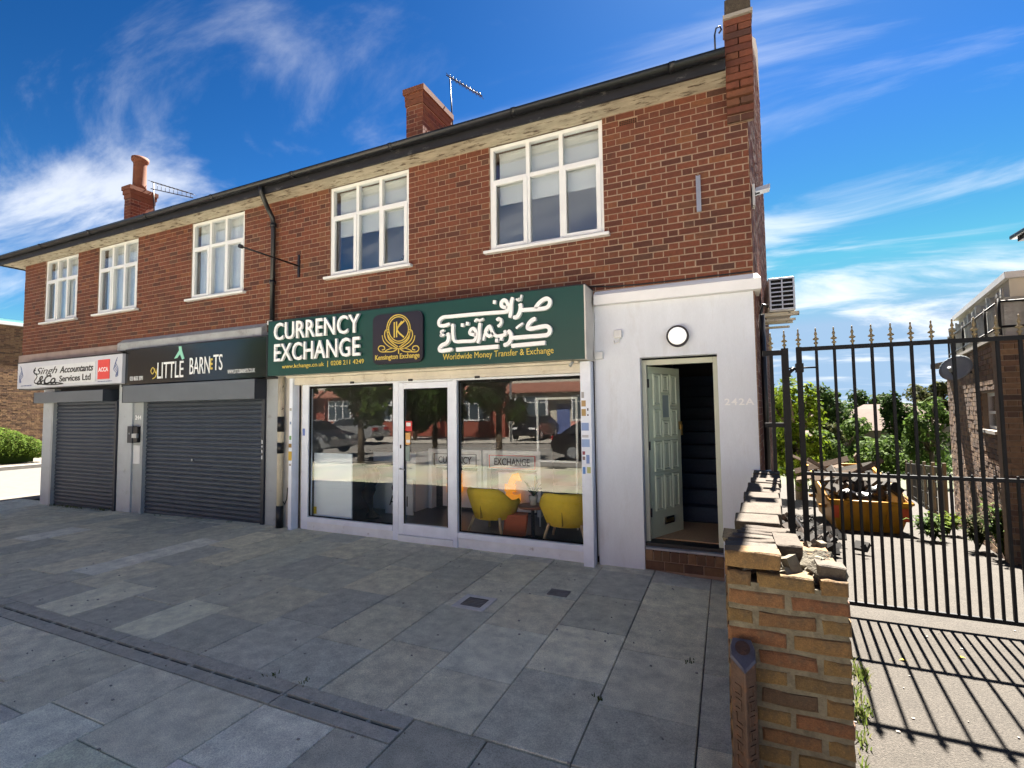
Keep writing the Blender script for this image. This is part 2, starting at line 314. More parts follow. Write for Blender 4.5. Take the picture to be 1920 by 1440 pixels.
def text_mesh(body, w, h, depth=.01, bold=0.0, shear=0.0, spacing=1.0):
    """glyph mesh fitted to w x h, lying in XZ, front towards -Y, origin bottom left"""
    c = bpy.data.curves.new('text', 'FONT'); c.body = body; c.extrude = .02; c.offset = bold; c.shear = shear; c.space_character = spacing; c.resolution_u = 3; c.fill_mode = 'BOTH'
    o = bpy.data.objects.new('text', c); COL.objects.link(o); dg = bpy.context.evaluated_depsgraph_get(); dg.update()
    me = bpy.data.meshes.new_from_object(o.evaluated_get(dg)); bpy.data.objects.remove(o)
    xs = [v.co.x for v in me.vertices]; ys = [v.co.y for v in me.vertices]; x0, x1, y0, y1 = min(xs), max(xs), min(ys), max(ys)
    sx = w/(x1-x0); sy = h/(y1-y0)
    for v in me.vertices: x, y, z = v.co; v.co = ((x-x0)*sx, -depth/2-z*(depth/.04), (y-y0)*sy)
    me.materials.clear(); return me
def text_part(name, body, x0, x1, z0, z1, y, mat, parent, depth=.01, **k):
    """y is the plane the letters stand on"""
    me = text_mesh(body, x1-x0, z1-z0, depth, **k); p = wloc(parent)
    return link(name, me, mat, parent, loc=(x0-p.x, y-p.y, z0-p.z))
def ribbon(mb, pts, w, y0, y1, taper=0.35):
    """brush stroke in XZ between planes y0 (front) and y1, ends slightly tapered"""
    P = [Vector((x, z)) for x, z in pts]
    if len(P) > 2:                                  # smooth with Catmull-Rom
        Q = []
        for i in range(len(P)-1):
            a, b, c, d = P[max(i-1, 0)], P[i], P[i+1], P[min(i+2, len(P)-1)]
            for k in range(4):
                t = k/4; Q.append(.5*((2*b)+(c-a)*t+(2*a-5*b+4*c-d)*t*t+(3*b-a-3*c+d)*t**3))
        Q.append(P[-1]); P = Q
    n = len(P); L = []; Rr = []
    for i, p in enumerate(P):
        d = (P[min(i+1, n-1)]-P[max(i-1, 0)]).normalized(); nn = Vector((-d.y, d.x)); ww = w/2
        if n > 4 and (i == 0 or i == n-1): ww *= (1-taper)
        L.append(p+nn*ww); Rr.append(p-nn*ww)
    rings = [[(a.x, y0, a.y), (b.x, y0, b.y), (b.x, y1, b.y), (a.x, y1, a.y)] for a, b in zip(L, Rr)]
    mb.loft(rings, True)

# ------------------------------------------------------------ brick laying
def flemish(u0, u1, z0, z1, opens=(), ch=.075, jt=.010):
    out = []; k = 0; z = z0
    while z < z1-.02:
        h = min(ch-jt, z1-z); per = .215+.1025+2*jt; off = (0 if k % 2 == 0 else per/2) + u0; items = []
        u = off-per
        while u < u1:
            items.append((u, u+.215)); items.append((u+.215+jt, u+.215+jt+.1025)); u += per
        for a, b in items:
            segs = [(max(a, u0), min(b, u1))]
            for (oa, ob, oz0, oz1) in opens:
                if z+h > oz0+.004 and z < oz1-.004:
                    ns = []
                    for s0, s1 in segs:
                        if ob <= s0 or oa >= s1: ns.append((s0, s1)); continue
                        if oa > s0: ns.append((s0, oa-.003))
                        if ob < s1: ns.append((ob+.003, s1))
                    segs = ns
            for s0, s1 in segs:
                if s1-s0 > .025: out.append((s0, s1, z, z+h))
        z += ch; k += 1
    return out
BRICK_MESH = {}
def lay(bricks, org, ud, nd, parent, mat, n_single, depth=.03, rnd=.0025, stuff_name='bricks', single_name='brick', seed=3, camp=(0, -5.633, 1.795)):
    """nearest n_single bricks become objects (sharing meshes by size), the rest one joined mesh"""
    rg = random.Random(seed); org, ud, nd = Vector(org), Vector(ud), Vector(nd); cp = Vector(camp); zv = Vector((0, 0, 1))
    key = lambda b: (org+ud*((b[0]+b[1])/2)+zv*((b[2]+b[3])/2)-cp).length/max(.2, (b[1]-b[0]))**.25
    bs = sorted(bricks, key=key); p = wloc(parent); rest = MB()
    ang = math.atan2(ud.y, ud.x)
    for i, (a, b, z0, z1) in enumerate(bs):
        j = rg.uniform(-rnd, rnd); c = org+ud*((a+b)/2)+zv*((z0+z1)/2)+nd*j
        if i < n_single:
            w = round((b-a)/.005)*.005; h = round((z1-z0), 3); k = (mat, w, h, depth)
            if k not in BRICK_MESH:
                e = .004; m = MB(); hw, hh = w/2, h/2     # local: x along wall, -y outwards; arrises chamfered
                m.add([(-hw, 0, -hh), (hw, 0, -hh), (hw, 0, hh), (-hw, 0, hh)], [])
                m = MB().loft([[(-hw, depth, -hh), (hw, depth, -hh), (hw, depth, hh), (-hw, depth, hh)], [(-hw, e, -hh), (hw, e, -hh), (hw, e, hh), (-hw, e, hh)], [(-hw+e, 0, -hh+e), (hw-e, 0, -hh+e), (hw-e, 0, hh-e), (-hw+e, 0, hh-e)]])
                BRICK_MESH[k] = m.mesh('brick')
            o = link(single_name, BRICK_MESH[k], mat, parent, loc=c-p)
            o.rotation_euler = (rg.uniform(-.006, .006), rg.uniform(-.008, .008), ang)
        else:
            hu = ud*((b-a)/2); hz = zv*((z1-z0)/2); rest.obox(c-nd*depth/2, hu, nd*depth/2, hz)
    if rest.v: tag(rest.build(stuff_name, mat, parent), kind='stuff')

def leaf_blob(mb, c, r, n, size, rg, up=.3, shell=.55):
    """n leaf quads spread through an ellipsoid, denser towards the outside, with lumps"""
    c = Vector(c); r = Vector(r)
    for _ in range(n):
        d = Vector((rg.gauss(0, 1), rg.gauss(0, 1), rg.gauss(0, 1))).normalized(); k = shell+(1-shell)*rg.random()**.6
        p = c+Vector((d.x*r.x, d.y*r.y, d.z*r.z))*k
        nn = (d+Vector((rg.uniform(-1, 1), rg.uniform(-1, 1), rg.uniform(-.6, 1)+up))).normalized(); a = nn.orthogonal().normalized(); b = nn.cross(a); t = rg.uniform(0, 6.28)
        a, b = a*math.cos(t)+b*math.sin(t), b*math.cos(t)-a*math.sin(t); s = size*rg.uniform(.35, 1.5)
        mb.add([p-a*s, p-b*s*.5, p+a*s, p+b*s*.5], [(0, 1, 2, 3)])
def tree_meshes(h, rx, rz, seed, nclump=24, nleaf=120, leaf=.16, trunk=.35):
    """crown and trunk for a tree h tall; crown radius rx, half height rz"""
    rg = random.Random(seed); cr = MB(); tk = MB(); cz = h-rz
    tk.cyl((0, 0, -.3), (0, 0, h*trunk), h*.028, h*.02, 8)
    for i in range(nclump):
        t = rg.uniform(0, 6.28); q = rg.random()**.5; zz = rg.uniform(-.85, .85); rr = math.sqrt(max(0, 1-zz*zz))
        p = Vector((math.cos(t)*rx*q*rr*.8, math.sin(t)*rx*q*rr*.8, cz+zz*rz*.8)); s = rg.uniform(.18, .44)
        leaf_blob(cr, p, (rx*s, rx*s, rz*s*.85), nleaf, leaf, rg)
        tk.tube([(0, 0, h*trunk*.85), (p.x*.4, p.y*.4, (h*trunk+p.z)/2), p], h*.007, 5)
    return cr, tk
def tree(name, loc, h, rx, rz, mat, label, seed, group=None, **k):
    t = thing(name, loc, label, 'tree', group); cr, tk = tree_meshes(h, rx, rz, seed, **k)
    cr.build('crown', mat, t, local=True); tk.build('trunk', 'bark', t, local=True); return t

# ============================================================ THE SETTING
def sst(a, b, x):
    t = max(0., min(1., (x-a)/(b-a))); return t*t*(3-2*t)
def gz(x, y):
    z = .02*(max(x, -16)+7) if x < -7 else 0.
    if y > -.5:
        d = .085*(min(y, 25)+.5) + (1.9*sst(25, 60, y) if y > 25 else 0); z -= d*sst(-1, .3, x)
    return z
def sheet(xs, ys, dz, zf=gz):
    m = MB(); n = len(xs); m.add([(x, y, zf(x, y)+dz) for y in ys for x in xs], [(j*n+i, j*n+i+1, (j+1)*n+i+1, (j+1)*n+i) for j in range(len(ys)-1) for i in range(n-1)], True); return m
struct('ground', sheet([-1500, -400, -120, -60, -30, -16, -14, -12, -10, -8, -7, -4, -1, -.5, 0, .3, 1, 3, 6, 12, 25, 60, 150, 400, 1500],
    [-1500, -400, -120, -60, -30, -16, -9, -6, -3, -1, -.5, 0, 2, 5, 10, 15, 20, 25, 30, 35, 40, 50, 60, 90, 150, 300, 700, 2000], -.06), 'earth')
struct('road', sheet([-300, -60, -30, -16, -13, -10, -7, 0, 20, 60, 300], [-19.5, -14, -9.2], -.03), 'road_asphalt')
struct('side_road', sheet([-24.5, -20, -16.4], [-9.2, -5, 0, 6, 15, 30, 60], -.028), 'side_asphalt')
struct('far_pavement', sheet([-300, -60, -30, -16, -7, 0, 20, 60, 300], [-40, -30, -19.7], .0), 'pave_far')
struct('corner_pavement', sheet([-16.4, -15.5, -15.0], [-9.1, -5, 0, 6, 15, 30], -.003), 'side_pave')
struct('hedge_pavement', sheet([-40, -30, -24.7], [-9.2, -5, 0, 6, 15, 30, 60], .05), 'side_pave')
struct('kerb', B(-24.7, -24.5, -9.1, 60, -.4, -.07), 'kerb')
struct('driveway', sheet([.02, .3, .8, 1.5, 2.2, 3, 4, 5.5, 8], [-9.1, -6, -3, -1.5, -.8, -.5, 0, 1, 2, 3.5, 5, 7, 9, 12, 16, 20], .0), 'asphalt_light')

# paving: base sheet of dirty joints, slabs as pieces of it
pav = struct('pavement', sheet([-16.4, -14, -12, -10, -8, -7, -4, -1, 0.02], [-9.15, -5, -3.3, -1, .3], -.016), 'joint_dirt')
rg = random.Random(5)
PAL = [(.135, .138, .14), (.12, .125, .13), (.15, .148, .14), (.165, .16, .15), (.105, .11, .122), (.14, .14, .138), (.128, .13, .13)]
def slab(x0, x1, y0, y1, c, j=.004):
    c = tuple(v if max(c) > .25 else .045+v*.7 for v in c)
    x0, x1, y0, y1 = x0+j, x1-j, y0+j, y1-j; dz = rg.uniform(-.003, .003); e = .004; sx = rg.uniform(-.0025, .0025)
    T = [(x0+e, y0+e), (x1-e, y0+e), (x1-e, y1-e), (x0+e, y1-e)]; O = [(x0, y0), (x1, y0), (x1, y1), (x0, y1)]
    tl = [0, sx, sx, 0]
    m = MB().loft([[(x, y, gz(x, y)-.05) for x, y in O], [(x, y, gz(x, y)+dz+t-e) for (x, y), t in zip(O, tl)], [(x, y, gz(x, y)+dz+t) for (x, y), t in zip(T, tl)]])
    cx, cy = (x0+x1)/2, (y0+y1)/2; me = m.mesh('paving_slab', (cx, cy, 0)); o = link('paving_slab', me, 'slab', pav, loc=(cx, cy, 0)); k = rg.uniform(.9, 1.1)*3.95; o.color = (min(.80, c[0]*k*1.08), min(.78, c[1]*k*1.035), min(.65, c[2]*k*.80), 1); return o
back = [.02, -.2, -.78, -1.35, -1.94, -2.48, -3.06, -3.67, -4.28, -4.8, -5.45, -6.05, -6.58, -7.03]
while back[-1] > -15: back.append(back[-1]-.6)
SPOT = [(-6.8, -2.1, (.33, .33, .33)), (-6.8, -1.3, (.36, .355, .35)), (-9.75, -1.85, (.30, .30, .30)), (-4.5, -2.8, (.19, .185, .172)), (-5.7, -2.75, (.185, .18, .17)), (-5.2, -2.75, (.105, .108, .115)), (-4.0, -3.0, (.105, .11, .118)), (-6.3, -2.8, (.11, .113, .12)),
        (-3.4, -2.7, (.125, .13, .14)), (-2.8, -2.8, (.12, .128, .14)), (-1.6, -1.9, (.165, .17, .172)), (-1.1, -1.9, (.18, .178, .168)), (-.5, -1.6, (.175, .172, .16)), (-.5, -.7, (.15, .148, .138)), (-3.0, -2.0, (.15, .148, .14))]
def pick(x0, x1, y0, y1, d):
    for x, y, c in SPOT:
        if x0 < x < x1 and y0 < y < y1: return c
    return d
for i in range(len(back)-1):
    x1, x0 = back[i], back[i+1]; st = [0, -.33][i % 2] if i > 0 else -.5
    ys = [.28, -.18+st*.6]
    while ys[-1] > -3.18: ys.append(max(-3.19, ys[-1]-.76*rg.uniform(.97, 1.03)) if ys[-1]-.76 > -2.95 else -3.19)
    if ys[-2]-ys[-1] < .15: ys.pop(-2)
    for k in range(len(ys)-1):
        slab(x0, x1, ys[k+1], ys[k], pick(x0, x1, ys[k+1], ys[k], rg.choice(PAL)))
fr = [.02, -.2, -.78, -1.25, -1.723, -2.1, -2.68, -3.36, -3.94]
while fr[-1] > -15: fr.append(fr[-1]-.6)
fc = {0: (.105, .107, .11), 1: (.105, .107, .11), 2: (.10, .102, .108), 3: (.105, .106, .11), 4: (.11, .11, .112), 5: (.215, .21, .205), 6: (.185, .185, .182), 7: (.195, .195, .195), 8: (.155, .155, .15), 9: (.185, .183, .178), 10: (.195, .19, .182), 11: (.125, .128, .135)}
for i in range(len(fr)-1):
    x1, x0 = fr[i], fr[i+1]; first = -3.425 if x0 < -1.73 else -3.19
    ys = [first]+[-4.07-(i % 2)*.38-.78*k for k in range(8)]
    if ys[0]-ys[1] > .9: ys.insert(1, (ys[0]+ys[1])/2)
    for k in range(len(ys)-1):
        if ys[k+1] < -8.9: break
        c = fc.get(i, rg.choice(PAL)); slab(x0, x1, ys[k+1], ys[k], c if k < 1 else tuple(v*rg.uniform(.8, 1.05) for v in c))
# slot drain
dr = thing('slot_drain', (-5, -3.3, 0), 'long slotted concrete drain channel running across the grey paving', 'drain')
xj = -1.725
B(-15.5, -1.73, -3.335, -3.285, -.4, -.03).build('slot_void', 'slot_black', dr)
while xj > -15:
    x0 = xj-.925; z = gz(xj-.46, 0)+rg.uniform(-.002, .002); m = MB()
    for (a, b) in ((-3.425+.003, -3.326), (-3.294, -3.193)):
        m.box(x0+.005, xj-.005, a, b, z-.08, z+.001)
    for t in (.008, .26, .5, .74, .992):                                      # bridges between the slots
        c = x0+.005+t*.915; m.box(max(x0+.005, c-.010), min(xj-.005, c+.010), -3.3265, -3.2935, z-.08, z-.003)
    m.build('drain_section', 'drain_concrete', dr); xj -= .925
# small covers in the paving
def cover(x, y, w, d, label, frame):
    t = thing('inspection_cover', (x, y, 0), label, 'manhole', 'small covers in the paving')
    if frame:
        f = MB(); q = .055
        for a in ((x-w-q, x+w+q, y-d-q, y-d), (x-w-q, x+w+q, y+d, y+d+q), (x-w-q, x-w, y-d, y+d), (x+w, x+w+q, y-d, y+d)): f.box(*a, -.03, .009)
        f.build('concrete_surround', 'pale_surround', t)
    B(x-w, x+w, y-d, y+d, -.03, .0065).build('lid', 'dark_metal' if frame else 'lid_metal', t); m = MB()
    for i in range(5): m.box(x-w+.01, x+w-.01, y-d+.015+i*(2*d-.03)/5, y-d+.015+(i+.55)*(2*d-.03)/5, .006, .0105)
    m.build('grille', 'lid_metal', t)
cover(-2.21, -1.55, .105, .10, 'small square metal cover set in a pale concrete surround', True)
cover(-1.56, -1.02, .10, .075, 'plain small dark metal cover flush in a paving slab', False)

# ============================================================ THE TERRACE
bt = thing('terrace_building', (-7.3, 0, 0), 'two storey red brick shop terrace with white windows and long black gutter', 'building')
WX = [(-14.011, -12.691), (-11.912, -10.541), (-8.896, -7.494), (-5.552, -4.074), (-2.775, -1.258)]
WZ0, WZ1, ZS = 3.887, 5.300, 5.312
def wall_panels(m, u0, u1, z0, z1, opens, y0, y1):
    xs = sorted({u0, u1, *[a for o in opens for a in o[:2]]})
    for a, b in zip(xs[:-1], xs[1:]):
        cut = sorted([(o[2], o[3]) for o in opens if o[0] <= a+1e-6 and o[1] >= b-1e-6]); z = z0
        for c0, c1 in cut:
            if c0 > z: m.box(a, b, y0, y1, z, c0)
            z = c1
        if z < z1: m.box(a, b, y0, y1, z, z1)
opens = [(a, b, WZ0, 5.4) for a, b in WX]
m = MB(); wall_panels(m, -14.93, .31, 3.13, 5.5, opens, .0035, .24)
fw_ = m.build('brick_wall', 'mortar', bt)
vent_o = (-1.06, -.84, 5.147, 5.218)
lay(flemish(-14.93, .312, 3.135, 5.31, opens+[vent_o]), (0, 0, 0), (1, 0, 0), (0, -1, 0), fw_, 'red_brick', 300)
v = B(-1.055, -.845, .003, .02, 5.15, 5.215).build('air_vent', 'terracotta', bt); g = MB()
for i in range(9):
    for j in range(3): g.box(-1.045+i*.0225, -1.032+i*.0225, .0, .004, 5.157+j*.02, 5.169+j*.02)
g.build('vent_holes', 'slot_black', v)
# body behind the facade (upper floor shell, side wall splayed outwards, back, floors, roof)
m = MB(); m.box(-14.92, .25, 7.8, 8, -.5, 5.5); m.box(-14.92, -14.7, .24, 7.8, 3.13, 5.5); m.box(-14.9, .25, .24, 7.8, 3.0, 3.13); m.box(-13.85, -13.6, .3, 7.8, -.5, 3.0); m.box(-14.7, .2, 1.5, 1.6, 3.13, 5.5)  # last box: pale partition added close behind the windows to catch light
m.build('inner_shell', 'inner_wall', bt)
m = MB(); sx = lambda y: .312+.102*y
m.add([(sx(0), .001, -.2), (sx(5), 5, -.8), (sx(5), 5, 9.0), (sx(4), 4, 8.55), (sx(0), .001, 5.9), (sx(0)-.25, .25, -.2), (sx(5)-.25, 5, -.8), (sx(5)-.25, 5, 9.0), (sx(4)-.25, 4, 8.55), (sx(0)-.25, .25, 5.9)],
      [(0, 1, 2, 3, 4), (9, 8, 7, 6, 5), (4, 3, 8, 9), (3, 2, 7, 8), (1, 6, 7, 2), (0, 5, 6, 1), (0, 4, 9, 5)])
sw = m.build('side_wall', 'mortar', bt)
sb = [b for b in flemish(.004, 5.0, 0.0, 7.9) if b[3] < 5.85+.62*b[0]]
ul = math.sqrt(1+.102**2)
lay(sb, (.3145, .002, 0), (.102/ul, 1/ul, 0), (1/ul, -.102/ul, 0), sw, 'red_brick', 0, depth=.02, stuff_name='side_bricks')
# corbelled end pier that stops the eaves
pm = B(.118, .372, -.05, .02, 4.865, 5.90).build('corbel_pier', 'mortar', bt); k = 0; z = 4.86
while z < 5.88:
    pr = min(.06+.03*k, .2); 
    for a, b in ([(.115, .375)] if k % 2 else [(.115, .24), (.25, .375)]):
        o = MB().box(a, b, -pr, -.03, z, z+.066).build('brick', 'red_brick', pm, bevel=.003)
    z += .075; k += 1
MB().box(.105, .388, -.225, .1, 5.905, 5.945).build('pier_ledge', 'cement', bt); B(.125, .372, -.21, .09, 5.945, 6.12).build('pier_cap', 'coping_brick', bt, bevel=.01)
# eaves
B(-15.3, .115, -.305, .02, 5.312, 5.33).build('soffit', 'soffit', bt); B(-15.3, .112, -.335, -.306, 5.285, 5.43).build('fascia_board', 'black_fascia', bt); B(-15.33, -15.3, -.335, 8, 5.285, 5.43).build('fascia_board', 'black_fascia', bt)
B(-15.3, -14.92, .02, 8, 5.312, 5.33).build('soffit', 'soffit', bt)
def gutter(x0, x1, y, z, r):
    m = MB(); n = 10; rings = []
    for x in (x0, x1):
        ou = [(x, y+r*math.cos(math.pi+math.pi*i/n), z+r*math.sin(math.pi+math.pi*i/n)) for i in range(n+1)]; inn = [(x, y+(r-.006)*math.cos(2*math.pi-math.pi*i/n), z+(r-.006)*math.sin(2*math.pi-math.pi*i/n)) for i in range(n+1)]
        rings.append(ou+inn)
    m.loft(rings, True, True); return m
gut = gutter(-15.38, .11, -.40, 5.435, .062).build('gutter', 'black_gutter', bt)
x = -.4
while x > -15.3:
    gutter(x-.03, x+.03, -.40, 5.4365, .069).build('gutter_union', 'black_gutter', gut); x -= 1.83
hk = MB().tube([(.02, -.42, 5.40), (.02, -.44, 5.60), (.035, -.45, 5.66), (.07, -.45, 5.67), (.085, -.45, 5.63), (.06, -.45, 5.60)], .009, 6).build('gutter_hook', 'black_gutter', gut)
# roof (hipped on the left)
e0, zr = -.37, 5.43; sl_ = .62; yr = 4.0; zrg = zr+sl_*(yr-e0)
m = MB(); A = [(-15.32, e0, zr), (.12, e0, zr), (.12, yr, zrg), (-11.2, yr, zrg), (-15.32, 8.37, zr), (.12, 8.37, zr)]
m.add(A+[(x, y, z-.03) for x, y, z in A], [(0, 1, 2, 3), (3, 2, 5, 4), (0, 3, 4), (9, 8, 7, 6), (10, 11, 8, 9), (10, 9, 6), (1, 0, 6, 7), (0, 4, 10, 6), (4, 5, 11, 10), (2, 1, 7, 8), (5, 2, 8, 11)])
roof = m.build('roof', 'roof_tile', bt)
MB().add([(-.55, -.36, 5.445), (.11, -.36, 5.445), (.11, .35, 5.925), (-.55, .35, 5.875)], [(0, 1, 2, 3)]).build('verge_tiles', 'roof_tile', roof)
def chimney(x0, x1, y0, y1, z1, bands):
    c = B(x0+.006, x1-.006, y0+.006, y1-.006, 5.6, z1-.05).build('chimney', 'mortar', bt)
    h0 = 5.9
    for nm, u0, u1, org, ud, nd in (('f', x0, x1, (0, y0, 0), (1, 0, 0), (0, -1, 0)), ('r', y0, y1, (x1, 0, 0), (0, 1, 0), (1, 0, 0)), ('l', -y1, -y0, (x0, 0, 0), (0, -1, 0), (-1, 0, 0))):
        lay(flemish(u0, u1, h0, z1-.3), org, ud, nd, c, 'red_brick', 0, depth=.02, stuff_name='chimney_bricks', seed=int(abs(x0)*10))
    for i, q in enumerate(bands): B(x0-q, x1+q, y0-q, y1+q, z1-.3+i*.1, z1-.3+i*.1+.098).build('corbel_course', 'terracotta', c)
    return c
c1 = chimney(-4.87, -4.53, 1.03, 1.93, 7.33, [.015, .02, .045])
c2 = chimney(-13.08, -12.82, 1.03, 1.56, 7.28, [.01, .03, .05])
MB().lathe((-13.0, 1.3, 7.22), [(.19, 0), (.16, .08), (.13, .12)], 12).build('flaunching', 'cement', c2)
MB().lathe((-13.0, 1.3, 7.3), [(.155, 0), (.14, .1), (.135, .62), (.145, .68), (.18, .72), (.18, .80), (.15, .80), (.12, .6)], 16).build('chimney_pot', 'terracotta', c2)

# upper windows
def window(i, x0, x1, kind):
    z0, z1 = WZ0, WZ1; yf = .018; w = x1-x0; fr_ = .05; m = MB()
    zt = z0+(z1-z0)*.66
    m.box(x0, x0+fr_, yf, yf+.07, z0, z1); m.box(x1-fr_, x1, yf, yf+.07, z0, z1); m.box(x0+fr_, x1-fr_, yf, yf+.07, z0, z0+fr_); m.box(x0+fr_, x1-fr_, yf, yf+.07, z1-fr_, z1)
    cx = [x0+w*.355, x0+w*.65]
    for c in cx: m.box(c-.027, c+.027, yf+.001, yf+.069, z0+fr_, z1-fr_)
    cols = [(x0+fr_, cx[0]-.027), (cx[0]+.027, cx[1]-.027), (cx[1]+.027, x1-fr_)]
    for a, b in cols: m.box(a, b, yf+.002, yf+.068, zt-.027, zt+.027)
    wd = m.build('window', 'white_upvc', bt, bevel=.004)
    for k, (a, b) in enumerate(cols):
        if k != 1:                                                        # opening casements stand proud
            s = MB(); q = .048; s.box(a-.018, a+q-.01, yf-.014, yf+.03, z0+fr_-.018, zt-.01); s.box(b-q+.01, b+.018, yf-.014, yf+.03, z0+fr_-.018, zt-.01); s.box(a+q-.01, b-q+.01, yf-.014, yf+.03, z0+fr_-.018, z0+fr_+q-.02); s.box(a+q-.01, b-q+.01, yf-.014, yf+.03, zt-q-.006, zt-.01)
            s.build('casement', 'white_upvc', wd, bevel=.004)
        for zz0, zz1 in ((z0+fr_-.005, zt-.022), (zt+.022, z1-fr_+.005)):
            B(a-.005, b+.005, yf+.038, yf+.046, zz0, zz1).build('pane', 'pane_glass', wd)
    B(x0-.07, x1+.07, -.075, .085, z0-.04, z0-.001).build('sill', 'white_upvc', wd, bevel=.006)
    if kind == 'net':
        n = 90; m = MB(); P = []
        for j in range(n+1):
            xx = x0+.03+(w-.06)*j/n; yy = .15+.014*math.sin(j*.9+i)+.008*math.sin(j*2.3)
            P.append((xx, yy))
        m.add([(a, b, z) for z in (z0, z1) for a, b in P], [(j, j+1, n+2+j, n+1+j) for j in range(n)], True); m.build('net_curtain', 'net', wd)
    else:
        B(x0+.09, x1-.02, .13, .133, z0+(z1-z0)*kind, z1-.09).build('roller_blind', 'blind', wd); MB().cyl((x0+.09, .14, z1-.07), (x1-.02, .14, z1-.07), .025).build('blind_roll', 'blind', wd)
    B(x0-.02, x1+.02, .244, .9, z0-.12, z0-.1).build('inner_sill', 'inner_wall', wd)
    return wd
for i, k in enumerate(['net', 'net', 'net', .46, .46]): window(i, *WX[i], k)
sp_ = thing('window_plant', (-4.3, .2, 3.89), 'small green pot plant inside the middle white window', 'plant'); mb = MB(); leaf_blob(mb, (-4.3, .2, 4.02), (.06, .05, .10), 40, .04, rg, .8, .2); mb.build('leaves', 'leaf_bright', sp_); MB().lathe((-4.3, .2, 3.88), [(.035, 0), (.05, .06)], 10).build('pot', 'terracotta', sp_)

# ground floor of the two shuttered shops
zb = -.35
B(-13.86, -13.42, -.01, .3, zb, 2.38).build('end_pillar', 'grey_paint_light', bt, bevel=.006); B(-11.0, -10.55, -.012, .3, zb, 2.42).build('shop_pier', 'grey_paint_light', bt, bevel=.006); B(-10.549, -10.22, .02, .3, zb, 2.42).build('shop_pier', 'grey_paint', bt, bevel=.006); B(-6.88, -6.60, -.012, .3, zb, 3.05).build('shop_pier', 'grey_paint', bt, bevel=.006)
B(-14.94, -10.93, -.05, .2, 3.0, 3.19).build('fascia_band', 'mauve_band', bt); B(-14.93, -10.9, -.03, .24, 2.4, 2.99).build('fascia_backing', 'dark_wall', bt)
m = MB(); m.box(-10.92, -6.9, -.11, .2, 3.05, 3.20); m.add([(-10.92, -.11, 3.203), (-6.9, -.11, 3.203), (-6.9, -.005, 3.285), (-10.92, -.005, 3.285), (-10.92, -.005, 3.203), (-6.9, -.005, 3.203)], [(0, 1, 2, 3), (0, 3, 4), (1, 5, 2), (0, 4, 5, 1)]); m.build('lead_flashing', 'lead_grey', bt)
B(-10.92, -6.6, -.02, .24, 2.35, 3.04).build('fascia_backing', 'dark_wall', bt); B(-13.42, -11.0, .1, .3, zb, 2.4).build('shop_back', 'dark_wall', bt); B(-10.22, -6.88, .1, .3, zb, 2.35).build('shop_back', 'dark_wall', bt)
def shutter(x0, x1, bx0, bx1, zb0, zb1, label):
    t = thing('roller_shutter', ((x0+x1)/2, 0, gz((x0+x1)/2, 0)), label, 'shutter', 'closed roller shutters of the shops')
    B(bx0, bx1-.012, -.222, .05, zb0, zb1).build('shutter_box', 'shutter_box', t, bevel=.008); B(bx1-.011, bx1, -.224, .05, zb0-.004, zb1+.004).build('box_end', 'shutter_end', t); B(bx0-.012, bx0-.001, -.224, .05, zb0-.004, zb1+.004).build('box_end', 'shutter_end', t)
    for a, b in ((x0, x0+.07), (x1-.07, x1)): B(a, b, -.045, .06, -.25, zb0-.002).build('guide_rail', 'shutter_end' if a > x0 else 'grey_paint', t)
    z = -.22; h = .0775; w = x1-x0-.14; prof = [(.0, .0), (.013, .006), (.020, .022), (.018, .045), (.010, .064), (.0, .071), (0, .0772)]
    mm = MB(); ring = lambda x: [(x, .035-p, q) for p, q in prof]+[(x, .05, .0772), (x, .05, 0)]
    mm.loft([ring(-w/2), ring(w/2)]); me = mm.mesh('slat'); p = wloc(t)
    while z < zb0: link('slat', me, 'shutter_dark', t, loc=((x0+x1)/2-p.x, 0, z-p.z)); z += h
    return t
shutter(-13.42, -11.0, -13.75, -11.13, 2.075, 2.30, 'closed grey roller shutter under the pale accountants sign')
s2 = shutter(-10.20, -6.88, -10.48, -6.89, 2.03, 2.352, 'wide closed roller shutter under the black hair salon sign')
MB().cyl((-8.75, .012, .98), (-8.75, -.002, .98), .02).build('keyhole_plate', 'galv', s2)
for i, (a, b) in enumerate([(1.05, 1.11), (1.15, 1.2), (1.24, 1.27), (1.30, 1.36)]):
    B(-6.935, -6.91, -.049, -.046, a, b).build('white_sticker', 'paper', s2)

# pale accountants sign
t = thing('shop_sign', (-12.44, -.25, 2.4), 'pale grey accountants sign with a red square at its right', 'sign')
B(-14.42, -10.47, -.25, -.05, 2.405, 2.965).build('sign_board', 'pale_sign', t, bevel=.004); B(-14.44, -10.45, -.262, -.05, 2.967, 2.985).build('sign_trim', 'dark_metal', t)
B(-13.66, -11.35, -.259, -.251, 2.46, 2.86).build('glossy_panel', 'paper', t)
B(-11.26, -10.87, -.262, -.251, 2.50, 2.88).build('red_square', 'red_panel', t); text_part('lettering', 'ACCA', -11.23, -10.90, 2.645, 2.73, -.2622, 'sign_white', t, .004, bold=.02)
text_part('lettering', 'Accountants', -12.65, -11.42, 2.68, 2.82, -.2595, 'black_ink', t, .004, bold=.02, shear=.25); text_part('lettering', 'Services Ltd', -12.65, -11.5, 2.50, 2.63, -.2595, 'black_ink', t, .004, bold=.02)
text_part('lettering', 'Singh', -13.6, -12.75, 2.64, 2.83, -.2595, 'black_ink', t, .004, shear=.4); text_part('lettering', '&Co.', -13.55, -12.75, 2.46, 2.66, -.2595, 'black_ink', t, .004, bold=.02, shear=.4)
m = MB()
for q in (0, .05): ribbon(m, [(-13.62, 2.84-q), (-13.7, 2.75), (-13.55, 2.65), (-13.66, 2.52), (-13.3, 2.47), (-12.9, 2.45+q), (-12.5, 2.46)], .022, -.2635, -.2592)
m.build('flourish', 'black_ink', t); m = MB()
